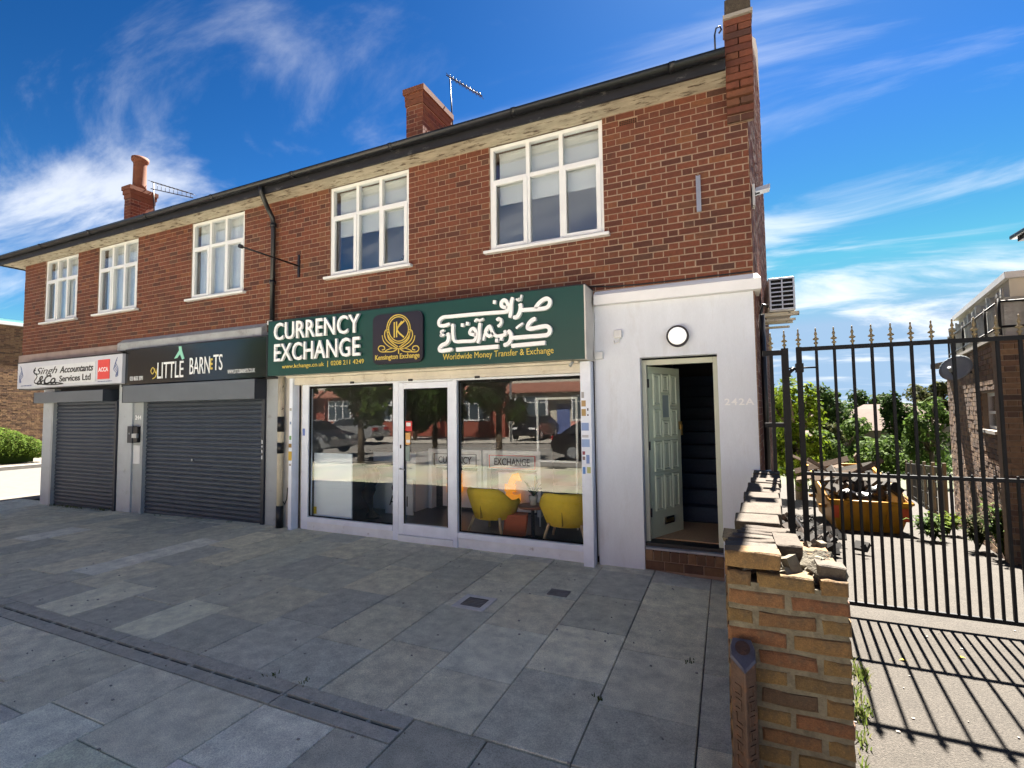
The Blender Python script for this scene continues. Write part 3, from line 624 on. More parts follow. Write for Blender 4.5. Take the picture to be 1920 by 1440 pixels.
for (cx, s) in ((-14.3, 1), (-10.62, -1)):
    for k in range(4): ribbon(m, [(cx+s*.02*k, 2.90-.05*k), (cx+s*(.06+.02*k), 2.8-.04*k), (cx-s*.03, 2.68-.04*k), (cx+s*.05, 2.56-.01*k)], .012, -.2545, -.2505)
m.build('scroll_ornament', 'blue_ink', t)
text_part('lettering', 'chartered certified', -11.27, -10.8, 2.445, 2.468, -.2512, 'blue_ink', t, .003); text_part('lettering', 'tel 020 8650', -14.25, -13.8, 2.45, 2.475, -.2512, 'blue_ink', t, .003)
# black hair salon sign
t = thing('shop_sign', (-8.6, -.2, 2.37), 'glossy black sign lettered LITTLE BARNETS with a mint green motif', 'sign')
B(-10.46, -6.66, -.2, -.03, 2.372, 3.022).build('sign_board', 'black_gloss', t); m = MB(); m.box(-6.66, -6.635, -.207, -.03, 2.372, 3.022); m.box(-10.46, -6.635, -.207, -.03, 3.0225, 3.04); m.build('sign_trim', 'dark_metal', t)
text_part('lettering', 'LITTLE', -9.46, -8.72, 2.45, 2.74, -.2002, 'sign_white', t, .006); text_part('lettering', 'BARN', -8.55, -8.02, 2.49, 2.78, -.2002, 'sign_white', t, .006); text_part('lettering', 'TS', -7.93, -7.70, 2.53, 2.80, -.2002, 'sign_white', t, .006)
text_part('lettering', 'E', -8.01, -7.95, 2.55, 2.74, -.2002, 'sign_gold', t, .006, bold=.02); m = MB(); ribbon(m, [(-9.66, 2.60), (-9.6, 2.66), (-9.55, 2.6), (-9.61, 2.54), (-9.66, 2.60)], .016, -.206, -.2005); ribbon(m, [(-9.55, 2.64), (-9.5, 2.55), (-9.46, 2.65), (-9.5, 2.5), (-9.6, 2.45)], .016, -.206, -.2005); m.build('gold_swirl', 'sign_gold', t)
m = MB(); m.prism([(-8.98, 2.79), (-8.85, 2.93), (-8.86, 3.0), (-8.79, 3.0), (-8.77, 2.92), (-8.70, 2.78), (-8.76, 2.76), (-8.82, 2.86), (-8.9, 2.80)], -.207, -.2005); m.build('mint_motif', 'mint', t)
text_part('lettering', '020 8650 2091', -10.3, -9.9, 2.44, 2.52, -.2002, 'sign_white', t, .003); text_part('lettering', 'WWW.LITTLEBARNETS.CO.UK', -7.57, -6.92, 2.46, 2.525, -.2002, 'sign_white', t, .003)
# meter box, notice, number on the pier
t = thing('door_entry_box', (-10.45, 0, 1.3), 'dark blue grey entry phone box on the pier between the shutters', 'box'); B(-10.53, -10.37, -.10, -.013, 1.26, 1.58).build('back_box', 'shutter_end', t, bevel=.006); B(-10.36, -10.23, -.09, .019, 1.27, 1.57).build('cover', 'dark_metal', t, bevel=.006); B(-10.33, -10.18, -.13, -.092, 1.36, 1.44).build('label_plate', 'galv', t); MB().cyl((-10.45, -.101, 1.44), (-10.45, -.108, 1.44), .014).build('button', 'plastic_white', t)
solo('paper_notice', B(-10.47, -10.26, -.016, .018, .86, 1.21), 'paper', 'white paper notice in a frame below the entry phone', 'notice')
tag(text_part('number_lettering', '244', -10.50, -10.30, 1.70, 1.79, .0195, 'sign_white', bt, .006, bold=.02))
# hanging bracket and downpipes
t = thing('sign_bracket', (-6.2, 0, 4.1), 'thin black iron arm projecting from the brick wall above the green sign', 'bracket'); B(-6.22, -6.18, -.018, .0, 3.97, 4.33).build('wall_plate', 'dark_metal', t); MB().tube([(-6.2, -.01, 4.15), (-6.2, -1.02, 4.157)], .013).build('arm', 'dark_metal', t); MB().cyl((-6.2, -1.0, 4.157), (-6.2, -1.05, 4.157), .028).build('end_knob', 'dark_metal', t)
t = thing('black_downpipe', (-6.72, -.06, 3.2), 'black rainwater downpipe on the brick between the shops', 'downpipe'); MB().tube([(-6.62, -.39, 5.40), (-6.62, -.385, 5.30), (-6.68, -.22, 5.13), (-6.71, -.09, 5.0), (-6.71, -.07, 4.9), (-6.71, -.07, 3.27)], .038, 10).build('pipe', 'black_gutter', t)
for z in (4.85, 3.9): MB().cyl((-6.71, -.07, z), (-6.71, -.07, z+.06), .05).build('collar', 'black_gutter', t)
B(-6.76, -6.66, -.12, -.01, 3.23, 3.29).build('pale_joint', 'plastic_white', t)
t = thing('cream_downpipe', (-6.47, -.09, 0), 'cream painted downpipe with peeling black patches beside the shopfront', 'downpipe'); MB().tube([(-6.48, -.07, 2.38), (-6.48, -.07, 1.2), (-6.475, -.075, .34)], .047, 12).build('pipe', 'plastic_cream', t); MB().cyl((-6.475, -.075, -.03), (-6.475, -.075, .34), .055).build('boot', 'black_gutter', t); MB().cyl((-6.48, -.07, 1.50), (-6.48, -.07, 1.74), .052).build('tape_wrap', 'black_gutter', t); MB().cyl((-6.48, -.07, 1.16), (-6.48, -.07, 1.33), .052).build('tape_wrap', 'black_gutter', t)
MB().tube([(-6.37, -.02, .62), (-6.35, -.05, .45), (-6.40, -.05, .36), (-6.44, -.04, .40)], .008, 6).build('cable', 'black_gutter', t)
B(-6.60, -6.12, .0, .2, -.2, 3.05).build('recess_panel', 'sign_side', bt)

# ============================================================ currency exchange shopfront (part of the terrace)
sf = B(-6.10, -5.965, .0, .09, 0, 2.36).build('shopfront_frame', 'white_alu', bt, bevel=.004)
def fpart(name, mat, *b, par=None, bev=.004): return B(*b).build(name, mat, par or bt, bevel=bev)
fpart('shutter_guide', 'white_alu', -6.235, -6.165, -.13, .02, -.02, 2.34); fpart('shutter_guide', 'white_alu', -1.555, -1.43, -.13, .02, -.02, 2.36); fpart('cream_strip', 'cream_metal', -6.163, -6.102, .0, .06, 0, 2.34)
fpart('mullion', 'white_alu', -4.34, -4.245, -.012, .09, .0, 2.205, par=sf); fpart('mullion', 'white_alu', -3.352, -3.285, -.03, .09, .0, 2.205, par=sf)
fpart('bottom_rail', 'white_alu', -5.964, -4.341, -.025, .09, .125, .20, par=sf); fpart('bottom_rail', 'white_alu', -3.284, -1.556, -.025, .09, .125, .20, par=sf); fpart('head_rail', 'white_alu', -5.964, -1.556, .0, .09, 2.205, 2.25, par=sf)
fpart('stall_riser', 'riser_white', -5.964, -4.341, -.008, .085, -.02, .124, par=sf); fpart('stall_riser', 'riser_white', -3.284, -1.556, -.008, .085, -.02, .124, par=sf)
B(-5.966, -4.339, .038, .048, .198, 2.207).build('display_glass', 'shop_glass', sf); B(-3.286, -1.554, .038, .048, .198, 2.207).build('display_glass', 'shop_glass', sf)
for a, b in ((-5.963, -4.342), (-3.283, -1.557)):
    for q in ((a, a+.022, .02, .037, .2, 2.204), (b-.022, b, .02, .037, .2, 2.204), (a+.022, b-.022, .02, .037, .2, .215), (a+.022, b-.022, .02, .037, 2.17, 2.204)): B(*q).build('rubber_gasket', 'slot_black', sf)
m = MB(); dx0, dx1, q = -4.243, -3.354, .085
m.box(dx0, dx0+q, -.01, .05, .09, 2.2); m.box(dx1-q, dx1, -.01, .05, .09, 2.2); m.box(dx0+q, dx1-q, -.01, .05, 2.2-q, 2.2); m.box(dx0+q, dx1-q, -.01, .05, .09, .09+.15)
sdoor = m.build('shop_door', 'white_alu', bt, bevel=.004); B(dx0+q-.003, dx1-q+.003, .018, .026, .238, 2.117).build('pane', 'shop_glass', sdoor); fpart('threshold', 'riser_white', dx0, dx1, -.03, .08, -.02, .085)
for b in ((dx0+q, dx0+q+.016, -.002, .017, .24, 2.115), (dx1-q-.016, dx1-q, -.002, .017, .24, 2.115), (dx0+q+.016, dx1-q-.016, -.002, .017, 2.099, 2.115)): B(*b).build('rubber_gasket', 'slot_black', sdoor)
MB().tube([(-4.2, -.012, 1.0), (-4.2, -.05, 1.0), (-4.1, -.055, .99)], .009).build('handle', 'galv', sdoor); B(-4.215, -4.195, -.014, -.009, 1.28, 1.33).build('lock', 'dark_metal', sdoor)
for (a, b, z0, z1, c) in ((-4.145, -4.03, 1.52, 1.66, (.6, .05, .05)), (-4.14, -4.06, 1.33, 1.50, (.75, .42, .15)), (-4.14, -4.07, 1.1, 1.31, (.25, .32, .30))):
    o = B(a, b, .012, .016, z0, z1).build('door_sticker', 'sticker', sdoor); o.color = (*c, 1)
for (a, b, z0, z1) in ((-4.125, -4.05, 1.59, 1.64), (-4.125, -4.06, 1.36, 1.40)): o = B(a, b, .009, .0115, z0, z1).build('door_sticker', 'sticker', sdoor); o.color = (.8, .8, .8, 1)
# shutter lath and housing under the sign
lath = MB()
for z0, z1, y in ((2.23, 2.335, -.10), (2.262, 2.275, -.106)): lath.box(-6.16, -1.56, y, -.01, z0, z1)
lt = lath.build('shutter_lath', 'cream_metal', bt, bevel=.003)
B(-6.25, -1.56, -.18, -.03, 2.336, 2.366).build('housing_lip', 'cream_metal', bt, bevel=.004); B(-6.4, -1.44, -.30, .0, 2.37, 3.05).build('shutter_housing', 'cream_metal', bt)
for x in (-5.0, -3.97, -2.93): B(x-.035, x+.035, -.112, -.1, 2.215, 2.245).build('lath_clip', 'dark_metal', lt)
MB().cyl((-1.66, -.19, 2.30), (-1.62, -.19, 2.36), .018).build('bullet_lock', 'galv', bt)
# stickers on the posts
rs = random.Random(8)
def stickers(x0, x1, y, lst):
    for (z0, z1, c, a, b) in lst:
        o = B(x0+(x1-x0)*a, x0+(x1-x0)*b, y-.002, y, z0, z1).build('post_sticker', 'sticker', bt); o.color = (*c, 1)
stickers(-1.555, -1.43, -.1302, [(1.93, 2.0, (.35, .35, .36), .1, .35), (1.83, 1.90, (.42, .28, .13), .08, .5), (1.72, 1.80, (.42, .29, .12), .08, .5), (1.55, 1.64, (.25, .35, .62), .05, .75), (1.47, 1.50, (.5, .5, .55), .1, .7), (1.36, 1.45, (.30, .42, .68), .05, .8), (1.27, 1.31, (.30, .08, .12), .1, .35), (1.21, 1.25, (.25, .2, .2), .1, .35), (1.17, 1.27, (.22, .32, .62), .45, .75), (1.05, 1.13, (.10, .25, .60), .1, .35), (1.06, 1.13, (.50, .52, .22), .5, .85), (1.78, 1.81, (.1, .1, .12), .62, .75), (1.72, 1.74, (.1, .1, .12), .62, .75)])
stickers(-6.235, -6.165, -.1302, [(1.38, 1.44, (.15, .35, .12), .2, .8), (1.26, 1.32, (.30, .18, .05), .0, .9), (1.06, 1.2, (.60, .40, .06), .0, 1), (1.62, 1.66, (.2, .3, .5), .3, .7), (1.83, 1.87, (.4, .4, .4), .2, .8), (.98, 1.01, (.3, .3, .3), .2, .8)])
stickers(-6.33, -6.24, -.003, [(1.95, 2.08, (.55, .05, .05), .1, .9), (1.76, 1.90, (.5, .03, .03), .0, 1), (1.16, 1.36, (.5, .35, .06), .3, 1)])
stickers(-6.10, -5.965, -.003, [(1.44, 1.55, (.16, .24, .60), .15, .5)])

# green fascia sign
t = thing('shop_sign', (-3.94, -.35, 2.366), 'wide dark green CURRENCY EXCHANGE sign with white letters and gold logo', 'sign')
B(-6.45, -1.43, -.35, -.301, 2.366, 3.206).build('sign_board', 'green_sign', t); B(-1.4295, -1.413, -.352, -.0, 2.364, 3.208).build('sign_return', 'sign_side', t); m = MB(); m.box(-6.4515, -1.41, -.352, -.0, 3.2085, 3.22); m.build('sign_capping', 'dark_metal', t)
text_part('raised_letters', 'CURRENCY', -6.27, -4.61, 2.90, 3.165, -.37, 'sign_white', t, .032, bold=.012, spacing=1.05); text_part('raised_letters', 'EXCHANGE', -6.26, -4.605, 2.575, 2.845, -.37, 'sign_white', t, .032, bold=.012, spacing=1.05)
text_part('lettering', 'www.kchange.co.uk', -6.14, -5.30, 2.45, 2.53, -.3505, 'sign_gold', t, .006); text_part('lettering', '|', -5.235, -5.225, 2.45, 2.54, -.3505, 'sign_gold', t, .006); text_part('lettering', '0208 211 4249', -5.17, -4.57, 2.47, 2.535, -.3505, 'sign_gold', t, .006); text_part('lettering', 'Worldwide Money Transfer & Exchange', -3.29, -1.80, 2.425, 2.525, -.3505, 'sign_gold', t, .006)
def rrect(x0, x1, z0, z1, r, n=6):
    P = []
    for cx, cz, a0 in ((x1-r, z1-r, 0), (x0+r, z1-r, 90), (x0+r, z0+r, 180), (x1-r, z0+r, 270)):
        for i in range(n+1): a = R_(a0+90*i/n); P.append((cx+r*math.cos(a), cz+r*math.sin(a)))
    return P
lp = MB().prism(list(reversed(rrect(-4.385, -3.573, 2.437, 3.112, .09))), -.392, -.351).build('logo_plate', 'sign_dark', t)
AR, LG = [[[0.0461,[[-2.005,2.988],[-1.967,3.033],[-1.915,3.072],[-1.863,3.087],[-1.827,3.063],[-1.826,3.019],[-1.859,2.983],[-1.921,2.973],[-2.005,2.975],[-2.1,2.978],[-2.185,2.982]]],[0.0486,[[-2.2,3.062],[-2.19,3.021],[-2.202,2.962],[-2.235,2.909],[-2.289,2.901]]],[0.0435,[[-2.291,3.147],[-2.312,3.083],[-2.315,2.992],[-2.333,2.903]]],[0.023,[[-2.242,3.126],[-2.227,3.1],[-2.207,3.123],[-2.194,3.101],[-2.177,3.165]]],[0.0435,[[-2.364,3.028],[-2.419,3.041],[-2.443,3.066],[-2.437,3.106],[-2.402,3.125],[-2.367,3.094],[-2.353,3.037],[-2.365,2.992],[-2.403,2.98],[-2.56,2.985],[-2.908,2.991],[-3.149,2.992],[-3.266,2.991],[-3.325,2.948],[-3.317,2.893],[-3.248,2.882],[-3.162,2.9]]],[0.0486,[[-1.998,2.862],[-2.049,2.848],[-2.094,2.802],[-2.099,2.755],[-2.029,2.75],[-1.935,2.762],[-1.863,2.762],[-1.828,2.722],[-1.849,2.667],[-1.937,2.657],[-2.126,2.658],[-2.276,2.657],[-2.325,2.661]]],[0.0486,[[-2.357,2.754],[-2.321,2.701],[-2.325,2.641],[-2.359,2.593],[-2.419,2.576]]],[0.0282,[[-2.253,2.768],[-2.209,2.797],[-2.161,2.823]]],[0.041,[[-2.401,2.757],[-2.396,2.711],[-2.451,2.695],[-2.518,2.697],[-2.563,2.739],[-2.602,2.824],[-2.659,2.762],[-2.609,2.699],[-2.557,2.739]]],[0.0307,[[-2.613,2.82],[-2.671,2.727],[-2.689,2.651]]],[0.0358,[[-2.51,2.888],[-2.471,2.907],[-2.446,2.872],[-2.457,2.833],[-2.495,2.81]]],[0.041,[[-2.733,2.876],[-2.745,2.794],[-2.746,2.691],[-2.77,2.625]]],[0.0282,[[-2.808,2.893],[-2.779,2.922],[-2.744,2.904],[-2.684,2.922]]],[0.041,[[-2.792,2.736],[-2.845,2.738],[-2.878,2.763],[-2.856,2.803],[-2.817,2.81],[-2.789,2.761],[-2.793,2.694],[-2.834,2.658],[-2.97,2.663],[-3.066,2.665],[-3.108,2.696],[-3.123,2.803],[-3.116,2.896]]],[0.0256,[[-3.246,2.825],[-3.294,2.811],[-3.286,2.781],[-3.301,2.754],[-3.239,2.767]]],[0.0486,[[-3.197,2.787],[-3.181,2.722],[-3.21,2.66],[-3.28,2.633],[-3.318,2.592],[-3.287,2.561],[-3.127,2.575]]],[0.0512,[[-3.073,2.564],[-2.484,2.565]]],[0.0486,[[-2.315,2.562],[-1.887,2.571]]],[0.0422,[[-2.551,3.115],[-2.514,3.111]]],[0.0451,[[-2.527,2.643],[-2.488,2.64]]],[0.0451,[[-2.466,2.659],[-2.427,2.656]]],[0.0422,[[-3.0,2.869],[-2.961,2.866]]],[0.0422,[[-2.928,2.882],[-2.889,2.879]]]],[[0.012,[[-3.763,2.88],[-3.77,2.832],[-3.788,2.788],[-3.818,2.751],[-3.857,2.724],[-3.902,2.708],[-3.952,2.705],[-4.001,2.715],[-4.047,2.737],[-4.087,2.77],[-4.118,2.812],[-4.138,2.86],[-4.144,2.91],[-4.138,2.96],[-4.119,3.005],[-4.088,3.042],[-4.048,3.069],[-4.001,3.084],[-3.952,3.086],[-3.903,3.075],[-3.857,3.052],[-3.818,3.018],[-3.788,2.977],[-3.77,2.929],[-3.763,2.88]]],[0.012,[[-3.793,2.883],[-3.798,2.841],[-3.814,2.803],[-3.839,2.772],[-3.872,2.748],[-3.91,2.735],[-3.952,2.732],[-3.993,2.74],[-4.032,2.759],[-4.066,2.788],[-4.092,2.824],[-4.108,2.865],[-4.114,2.908],[-4.109,2.95],[-4.092,2.989],[-4.066,3.021],[-4.033,3.044],[-3.994,3.057],[-3.952,3.059],[-3.91,3.05],[-3.872,3.03],[-3.839,3.001],[-3.814,2.965],[-3.798,2.925],[-3.793,2.883]]],[0.016,[[-4.022,2.993],[-4.022,2.784]]],[0.016,[[-3.985,2.996],[-3.984,2.787]]],[0.02,[[-3.859,2.998],[-3.977,2.891],[-3.866,2.778]]],[0.012,[[-3.903,2.996],[-3.97,2.921]]],[0.012,[[-4.113,2.902],[-4.166,2.893],[-4.181,2.826],[-4.143,2.749],[-4.052,2.681],[-3.962,2.632]]],[0.012,[[-4.112,2.871],[-4.135,2.848],[-4.112,2.771],[-4.037,2.704],[-3.962,2.657]]],[0.01,[[-4.222,2.829],[-4.196,2.746],[-4.112,2.672],[-4.007,2.629]]],[0.012,[[-3.962,2.638],[-4.036,2.6],[-4.157,2.601],[-4.249,2.609],[-4.288,2.653],[-4.257,2.688],[-4.196,2.678],[-4.18,2.64],[-4.226,2.63]]],[0.01,[[-3.977,2.627],[-4.052,2.644],[-4.142,2.625],[-4.173,2.608]]],[0.012,[[-3.794,2.877],[-3.743,2.86],[-3.729,2.793],[-3.765,2.723],[-3.853,2.668],[-3.941,2.631]]],[0.012,[[-3.794,2.846],[-3.772,2.82],[-3.794,2.749],[-3.867,2.693],[-3.941,2.655]]],[0.01,[[-3.69,2.79],[-3.714,2.713],[-3.794,2.652],[-3.897,2.622]]],[0.012,[[-3.941,2.637],[-3.867,2.59],[-3.751,2.577],[-3.664,2.574],[-3.629,2.611],[-3.657,2.649],[-3.714,2.647],[-3.729,2.611],[-3.686,2.597]]],[0.01,[[-3.926,2.624],[-3.853,2.631],[-3.765,2.602],[-3.736,2.582]]],[0.014,[[-3.951,2.638],[-3.951,2.564]]]]]
m = MB()
for w, pts in LG: ribbon(m, pts, w, -.3985, -.3925, .1)
m.build('gold_emblem', 'sign_gold', lp); text_part('lettering', 'Kensington Exchange', -4.34, -3.62, 2.475, 2.565, -.3922, 'sign_gold', lp, .005, bold=.012)
m = MB()
for k, (w, pts) in enumerate(AR): ribbon(m, pts, w, -.392-.0004*k, -.3512, .35)
m.build('raised_script', 'sign_white', t)

# ============================================================ white door bay, number 242A
m = MB(); wall_panels(m, -1.40, .302, -.1, 3.02, [(-.885, -.07, -.1, 2.38)], .0, .13)
m.box(.03, .302, .131, 1.0, -.1, 3.02)
bay = m.build('door_bay', 'render_white', bt)
m = MB(); m.box(-1.385, .375, -.085, .05, 3.022, 3.135); m.add([(-1.385, -.085, 3.137), (.375, -.085, 3.137), (.345, -.004, 3.205), (-1.385, -.004, 3.195), (-1.385, -.004, 3.137), (.345, -.004, 3.137)], [(0, 1, 2, 3), (0, 3, 4), (1, 5, 2), (0, 4, 5, 1)]); m.box(.304, .375, .0505, .3, 3.022, 3.135)
m.build('bay_cornice', 'render_top', bay)
tag(text_part('number_lettering', '242A', -.012, .272, 1.822, 1.893, -.0005, 'sign_white', bay, .012, bold=.02, spacing=1.2))
# step, frame, door, hall
st = B(-.884, -.071, .03, .30, -.05, .20).build('door_step', 'mortar', bt)
for r in range(2):
    z0 = .0+r*.1; n = 4 if r == 0 else 9; w = (.813)/n
    for k in range(n):
        B(-.884+k*w+.006, -.884+(k+1)*w-.006, .018, .06, z0+.006, z0+.094 if r == 0 else z0+.118).build('brick', 'brown_brick', st, bevel=.003)
B(-.884, -.071, .012, .31, .222, .245).build('step_top', 'lead_grey', st)
m = MB(); m.box(-.883, -.835, .131, .2, .247, 2.36); m.box(-.118, -.072, .131, .2, .247, 2.36); m.box(-.834, -.119, .131, .2, 2.30, 2.36); df = m.build('door_frame', 'door_frame', bt, bevel=.003)
B(-.883, -.072, .07, .25, .246, .285).build('sill_bar', 'dark_metal', df)
lf = bpy.data.objects.new('front_door', None)
hx, hy = -.828, .205; ax = math.atan2(.80-hy, -.53+.828)
LW, LH = .665, 2.0
def leafmb(): return MB()
dm = MB().box(0, LW, 0, .04, 0, LH).mesh('front_door'); door = link('front_door', dm, 'door_green', bt, loc=Vector((hx, hy, .292))-wloc(bt)); door.rotation_euler = (0, 0, ax)
cw = [(.085, .235), (.262, .41), (.437, .585)]
rows = {0: [(.30, .72), (.76, 1.12), (1.16, 1.50), (1.54, 1.92)], 1: [(.30, .72), (.76, 1.12), (1.16, 1.36), (1.70, 1.92)], 2: [(.30, .72), (.76, 1.12), (1.16, 1.50), (1.54, 1.92)]}
for k, rr in rows.items():
    a, b = cw[k]
    for z0, z1 in rr:
        m = MB(); q = .022; ring = lambda o, y: [(a+o, y, z0+o), (b-o, y, z0+o), (b-o, y, z1-o), (a+o, y, z1-o)]
        m.loft([ring(0, .0), ring(.008, -.016), ring(.02, -.016), ring(.03, -.004), ring(.045, -.012)]); o = m.build('door_panel', 'door_green', door, local=True)
B(cw[1][0], cw[1][1], -.004, .0, 1.395, 1.665).build('door_pane', 'frost_glass', door, local=True); m = MB()
for b in ((cw[1][0]-.014, cw[1][1]+.014, 1.38, 1.396), (cw[1][0]-.014, cw[1][1]+.014, 1.664, 1.68), (cw[1][0]-.014, cw[1][0], 1.396, 1.664), (cw[1][1], cw[1][1]+.014, 1.396, 1.664)): m.box(b[0], b[1], -.016, .001, b[2], b[3])
m.build('glazing_bead', 'door_green', door, local=True)
lb = B(.26, .45, -.014, .0, .13, .21).build('letter_box', 'dark_metal', door, local=True); B(.28, .43, -.02, -.0145, .15, .19).build('flap', 'brass', door, local=True)
for z in (.25, 1.02, 1.75): MB().cyl((-.005, .0, z), (-.005, .0, z+.1), .013).build('hinge', 'dark_metal', door, local=True)
B(LW-.045, LW+.006, -.02, .0, 1.24, 1.34).build('latch', 'brass', door, local=True); B(LW-.03, LW+.004, -.03, -.02, 1.17, 1.30).build('pull_handle', 'brass', door, local=True)
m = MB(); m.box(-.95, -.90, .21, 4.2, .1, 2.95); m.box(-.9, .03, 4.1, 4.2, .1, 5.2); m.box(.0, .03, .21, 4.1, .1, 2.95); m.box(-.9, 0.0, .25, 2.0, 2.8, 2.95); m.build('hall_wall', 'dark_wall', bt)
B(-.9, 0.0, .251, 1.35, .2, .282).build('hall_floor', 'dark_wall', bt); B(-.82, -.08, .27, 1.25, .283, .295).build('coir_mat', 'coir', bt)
sc = B(-.9, -.0, 1.3, 1.34, .2, .283).build('stair', 'carpet', bt)
for k in range(11): B(-.899, -.001, 1.35+.24*k, 1.35+.24*(k+1)+.02, .283, .283+.19*(k+1)).build('tread', 'carpet', sc, bevel=.012)
t = thing('bulkhead_lamp', (-.463, 0, 2.592), 'round white lit bulkhead lamp with a dark rim above the open door', 'lamp')
MB().cyl((-.463, .0, 2.592), (-.463, -.062, 2.592), .118, .118, 32).build('rim', 'dark_metal', t); mm = MB(); rings = []
for r, y in ((.098, -.058), (.094, -.075), (.07, -.09), (.03, -.096)): rings.append([(-.463+r*math.cos(-2*math.pi*i/32), y, 2.592+r*math.sin(-2*math.pi*i/32)) for i in range(32)])
mm.loft(rings, True, True).build('diffuser', 'lamp_white', t)
t = thing('junction_box', (-1.1, 0, 2.6), 'small white square junction box with a looped cable on the door bay', 'box'); B(-1.165, -1.075, -.05, -.0005, 2.62, 2.71).build('box', 'plastic_white', t, bevel=.008); MB().tube([(-1.1, -.02, 2.62), (-1.11, -.025, 2.57), (-1.16, -.025, 2.555), (-1.17, -.02, 2.59)], .008).build('cable', 'plastic_white', t)
t = thing('junction_box', (-1.36, 0, 2.4), 'white junction box at the bay corner below the green sign end', 'box'); B(-1.40, -1.30, -.045, -.0005, 2.385, 2.475).build('box', 'plastic_white', t, bevel=.008); MB().tube([(-1.405, -.012, 3.1), (-1.41, -.014, 2.8), (-1.404, -.012, 2.48), (-1.405, -.012, 1.4), (-1.404, -.012, .1)], .006, 6).build('cable', 'plastic_white', t)
solo('cable_run', MB().tube([(-1.47, -.02, 3.27), (-1.2, -.012, 3.235), (-.9, -.012, 3.225), (-.4, -.012, 3.222), (.30, -.012, 3.228)], .008, 6), 'black_gutter', 'black cable clipped along the top of the white door bay', 'cable')
solo('galvanised_channel', MB().box(-.222, -.176, -.012, -.003, 3.96, 4.365).box(-.222, -.214, -.03, -.012, 3.96, 4.365).box(-.184, -.176, -.03, -.012, 3.96, 4.365).cyl((-.199, -.004, 4.34), (-.199, -.02, 4.34), .012), 'galv', 'vertical galvanised steel channel fixed to the brick near the corner', 'bracket')
t = thing('white_waste_pipe', (.27, -.05, .9), 'thin white plastic waste pipe at the corner of the door bay', 'pipe'); MB().tube([(.235, -.045, .35), (.245, -.045, 1.08), (.25, -.045, 1.12), (.29, -.04, 1.125), (.40, .05, 1.13)], .020, 10).build('pipe', 'plastic_white', t); MB().cyl((.247, -.045, 1.06), (.247, -.045, 1.15), .028).build('elbow', 'plastic_white', t)
# side wall fittings
t = thing('air_conditioner', (.55, 1.2, 2.8), 'grey air conditioning unit on a bracket on the side wall', 'air conditioner')
ac = B(.52, .80, .95, 1.75, 2.95, 3.36).build('casing', 'plastic_white', t, bevel=.01); B(.535, .785, .936, .949, 2.97, 3.34).build('recess', 'slot_black', t); m = MB()
for i in range(8): m.box(.53, .79, .925, .937, 2.965+i*.052, 2.979+i*.052)
for x in (.53, .655, .776): m.box(x, x+.014, .922, .936, 2.965, 3.345)
m.build('grille', 'galv', t)
for y in (1.0, 1.6): B(.42, .84, y, y+.05, 2.90, 2.945).build('support_arm', 'plastic_cream', t); B(.42, .80, y, y+.04, 2.84, 2.865).build('support_arm', 'plastic_cream', t)
MB().tube([(.52, 1.0, 3.02), (.46, 1.0, 3.06), (.43, 1.0, 2.95), (.43, .98, 2.5), (.44, 1.0, 1.6)], .02, 6).build('hose', 'black_gutter', t)
t = thing('security_light', (.36, .3, 4.15), 'small grey floodlight fixed high on the side wall', 'light'); B(.345, .37, .22, .34, 4.02, 4.26).build('back_plate', 'plastic_white', t); m = MB(); m.obox((.45, .28, 4.2), (.07, 0, .01), (0, .06, 0), (0, 0, .022)); m.build('head', 'galv', t); MB().cyl((.36, .28, 4.17), (.42, .28, 4.18), .018).build('arm', 'dark_metal', t)
for i, (y, z0, z1) in enumerate(((.5, .9, 2.85), (.62, 1.0, 2.4))):
    solo('side_pipe', MB().tube([(sx(y)+.045, y, z1), (sx(y)+.045, y, (z0+z1)/2), (sx(y)+.045, y, z0)], .03-.008*i, 8), 'black_gutter', ['tall dark waste pipe running down the side wall', 'thin short dark pipe on the side wall below the air conditioner'][i], 'pipe')
# aerials
def aerial(base, top, boom_end, label, double):
    t = thing('tv_aerial', base, label, 'aerial'); base, top, boom_end = Vector(base), Vector(top), Vector(boom_end); MB().tube([base, top], .014, 6).build('mast', 'dark_metal', t)
    d = boom_end-top; n = d.normalized(); m = MB(); m.tube([top-n*.1, boom_end], .011, 6); sid = n.cross(Vector((0, 0, 1))).normalized()
    if double: m.tube([top-n*.1-Vector((0, 0, .18)), boom_end-Vector((0, 0, .09))], .011, 6)
    m.build('boom', 'dark_metal', t)
    for i in range(10):
        p = top+d*(i/9.5); m = MB(); m.tube([p-sid*.13, p+sid*.13], .005, 5)
        if double: m.tube([p, p-Vector((0, 0, .18-.009*i))], .005, 5)
        else: m.tube([p-Vector((0, 0, .05)), p+Vector((0, 0, .05))], .005, 5)
        m.build('element', 'dark_metal', t)
aerial((-4.62, 2.2, 6.9), (-4.70, 2.2, 8.28), (-4.0, 2.2, 7.70), 'thin television aerial on a tall mast beside the near chimney', False)
aerial((-12.72, 1.5, 6.6), (-12.80, 1.5, 7.55), (-11.27, 1.5, 6.95), 'double boom television aerial beside the far chimney', True)

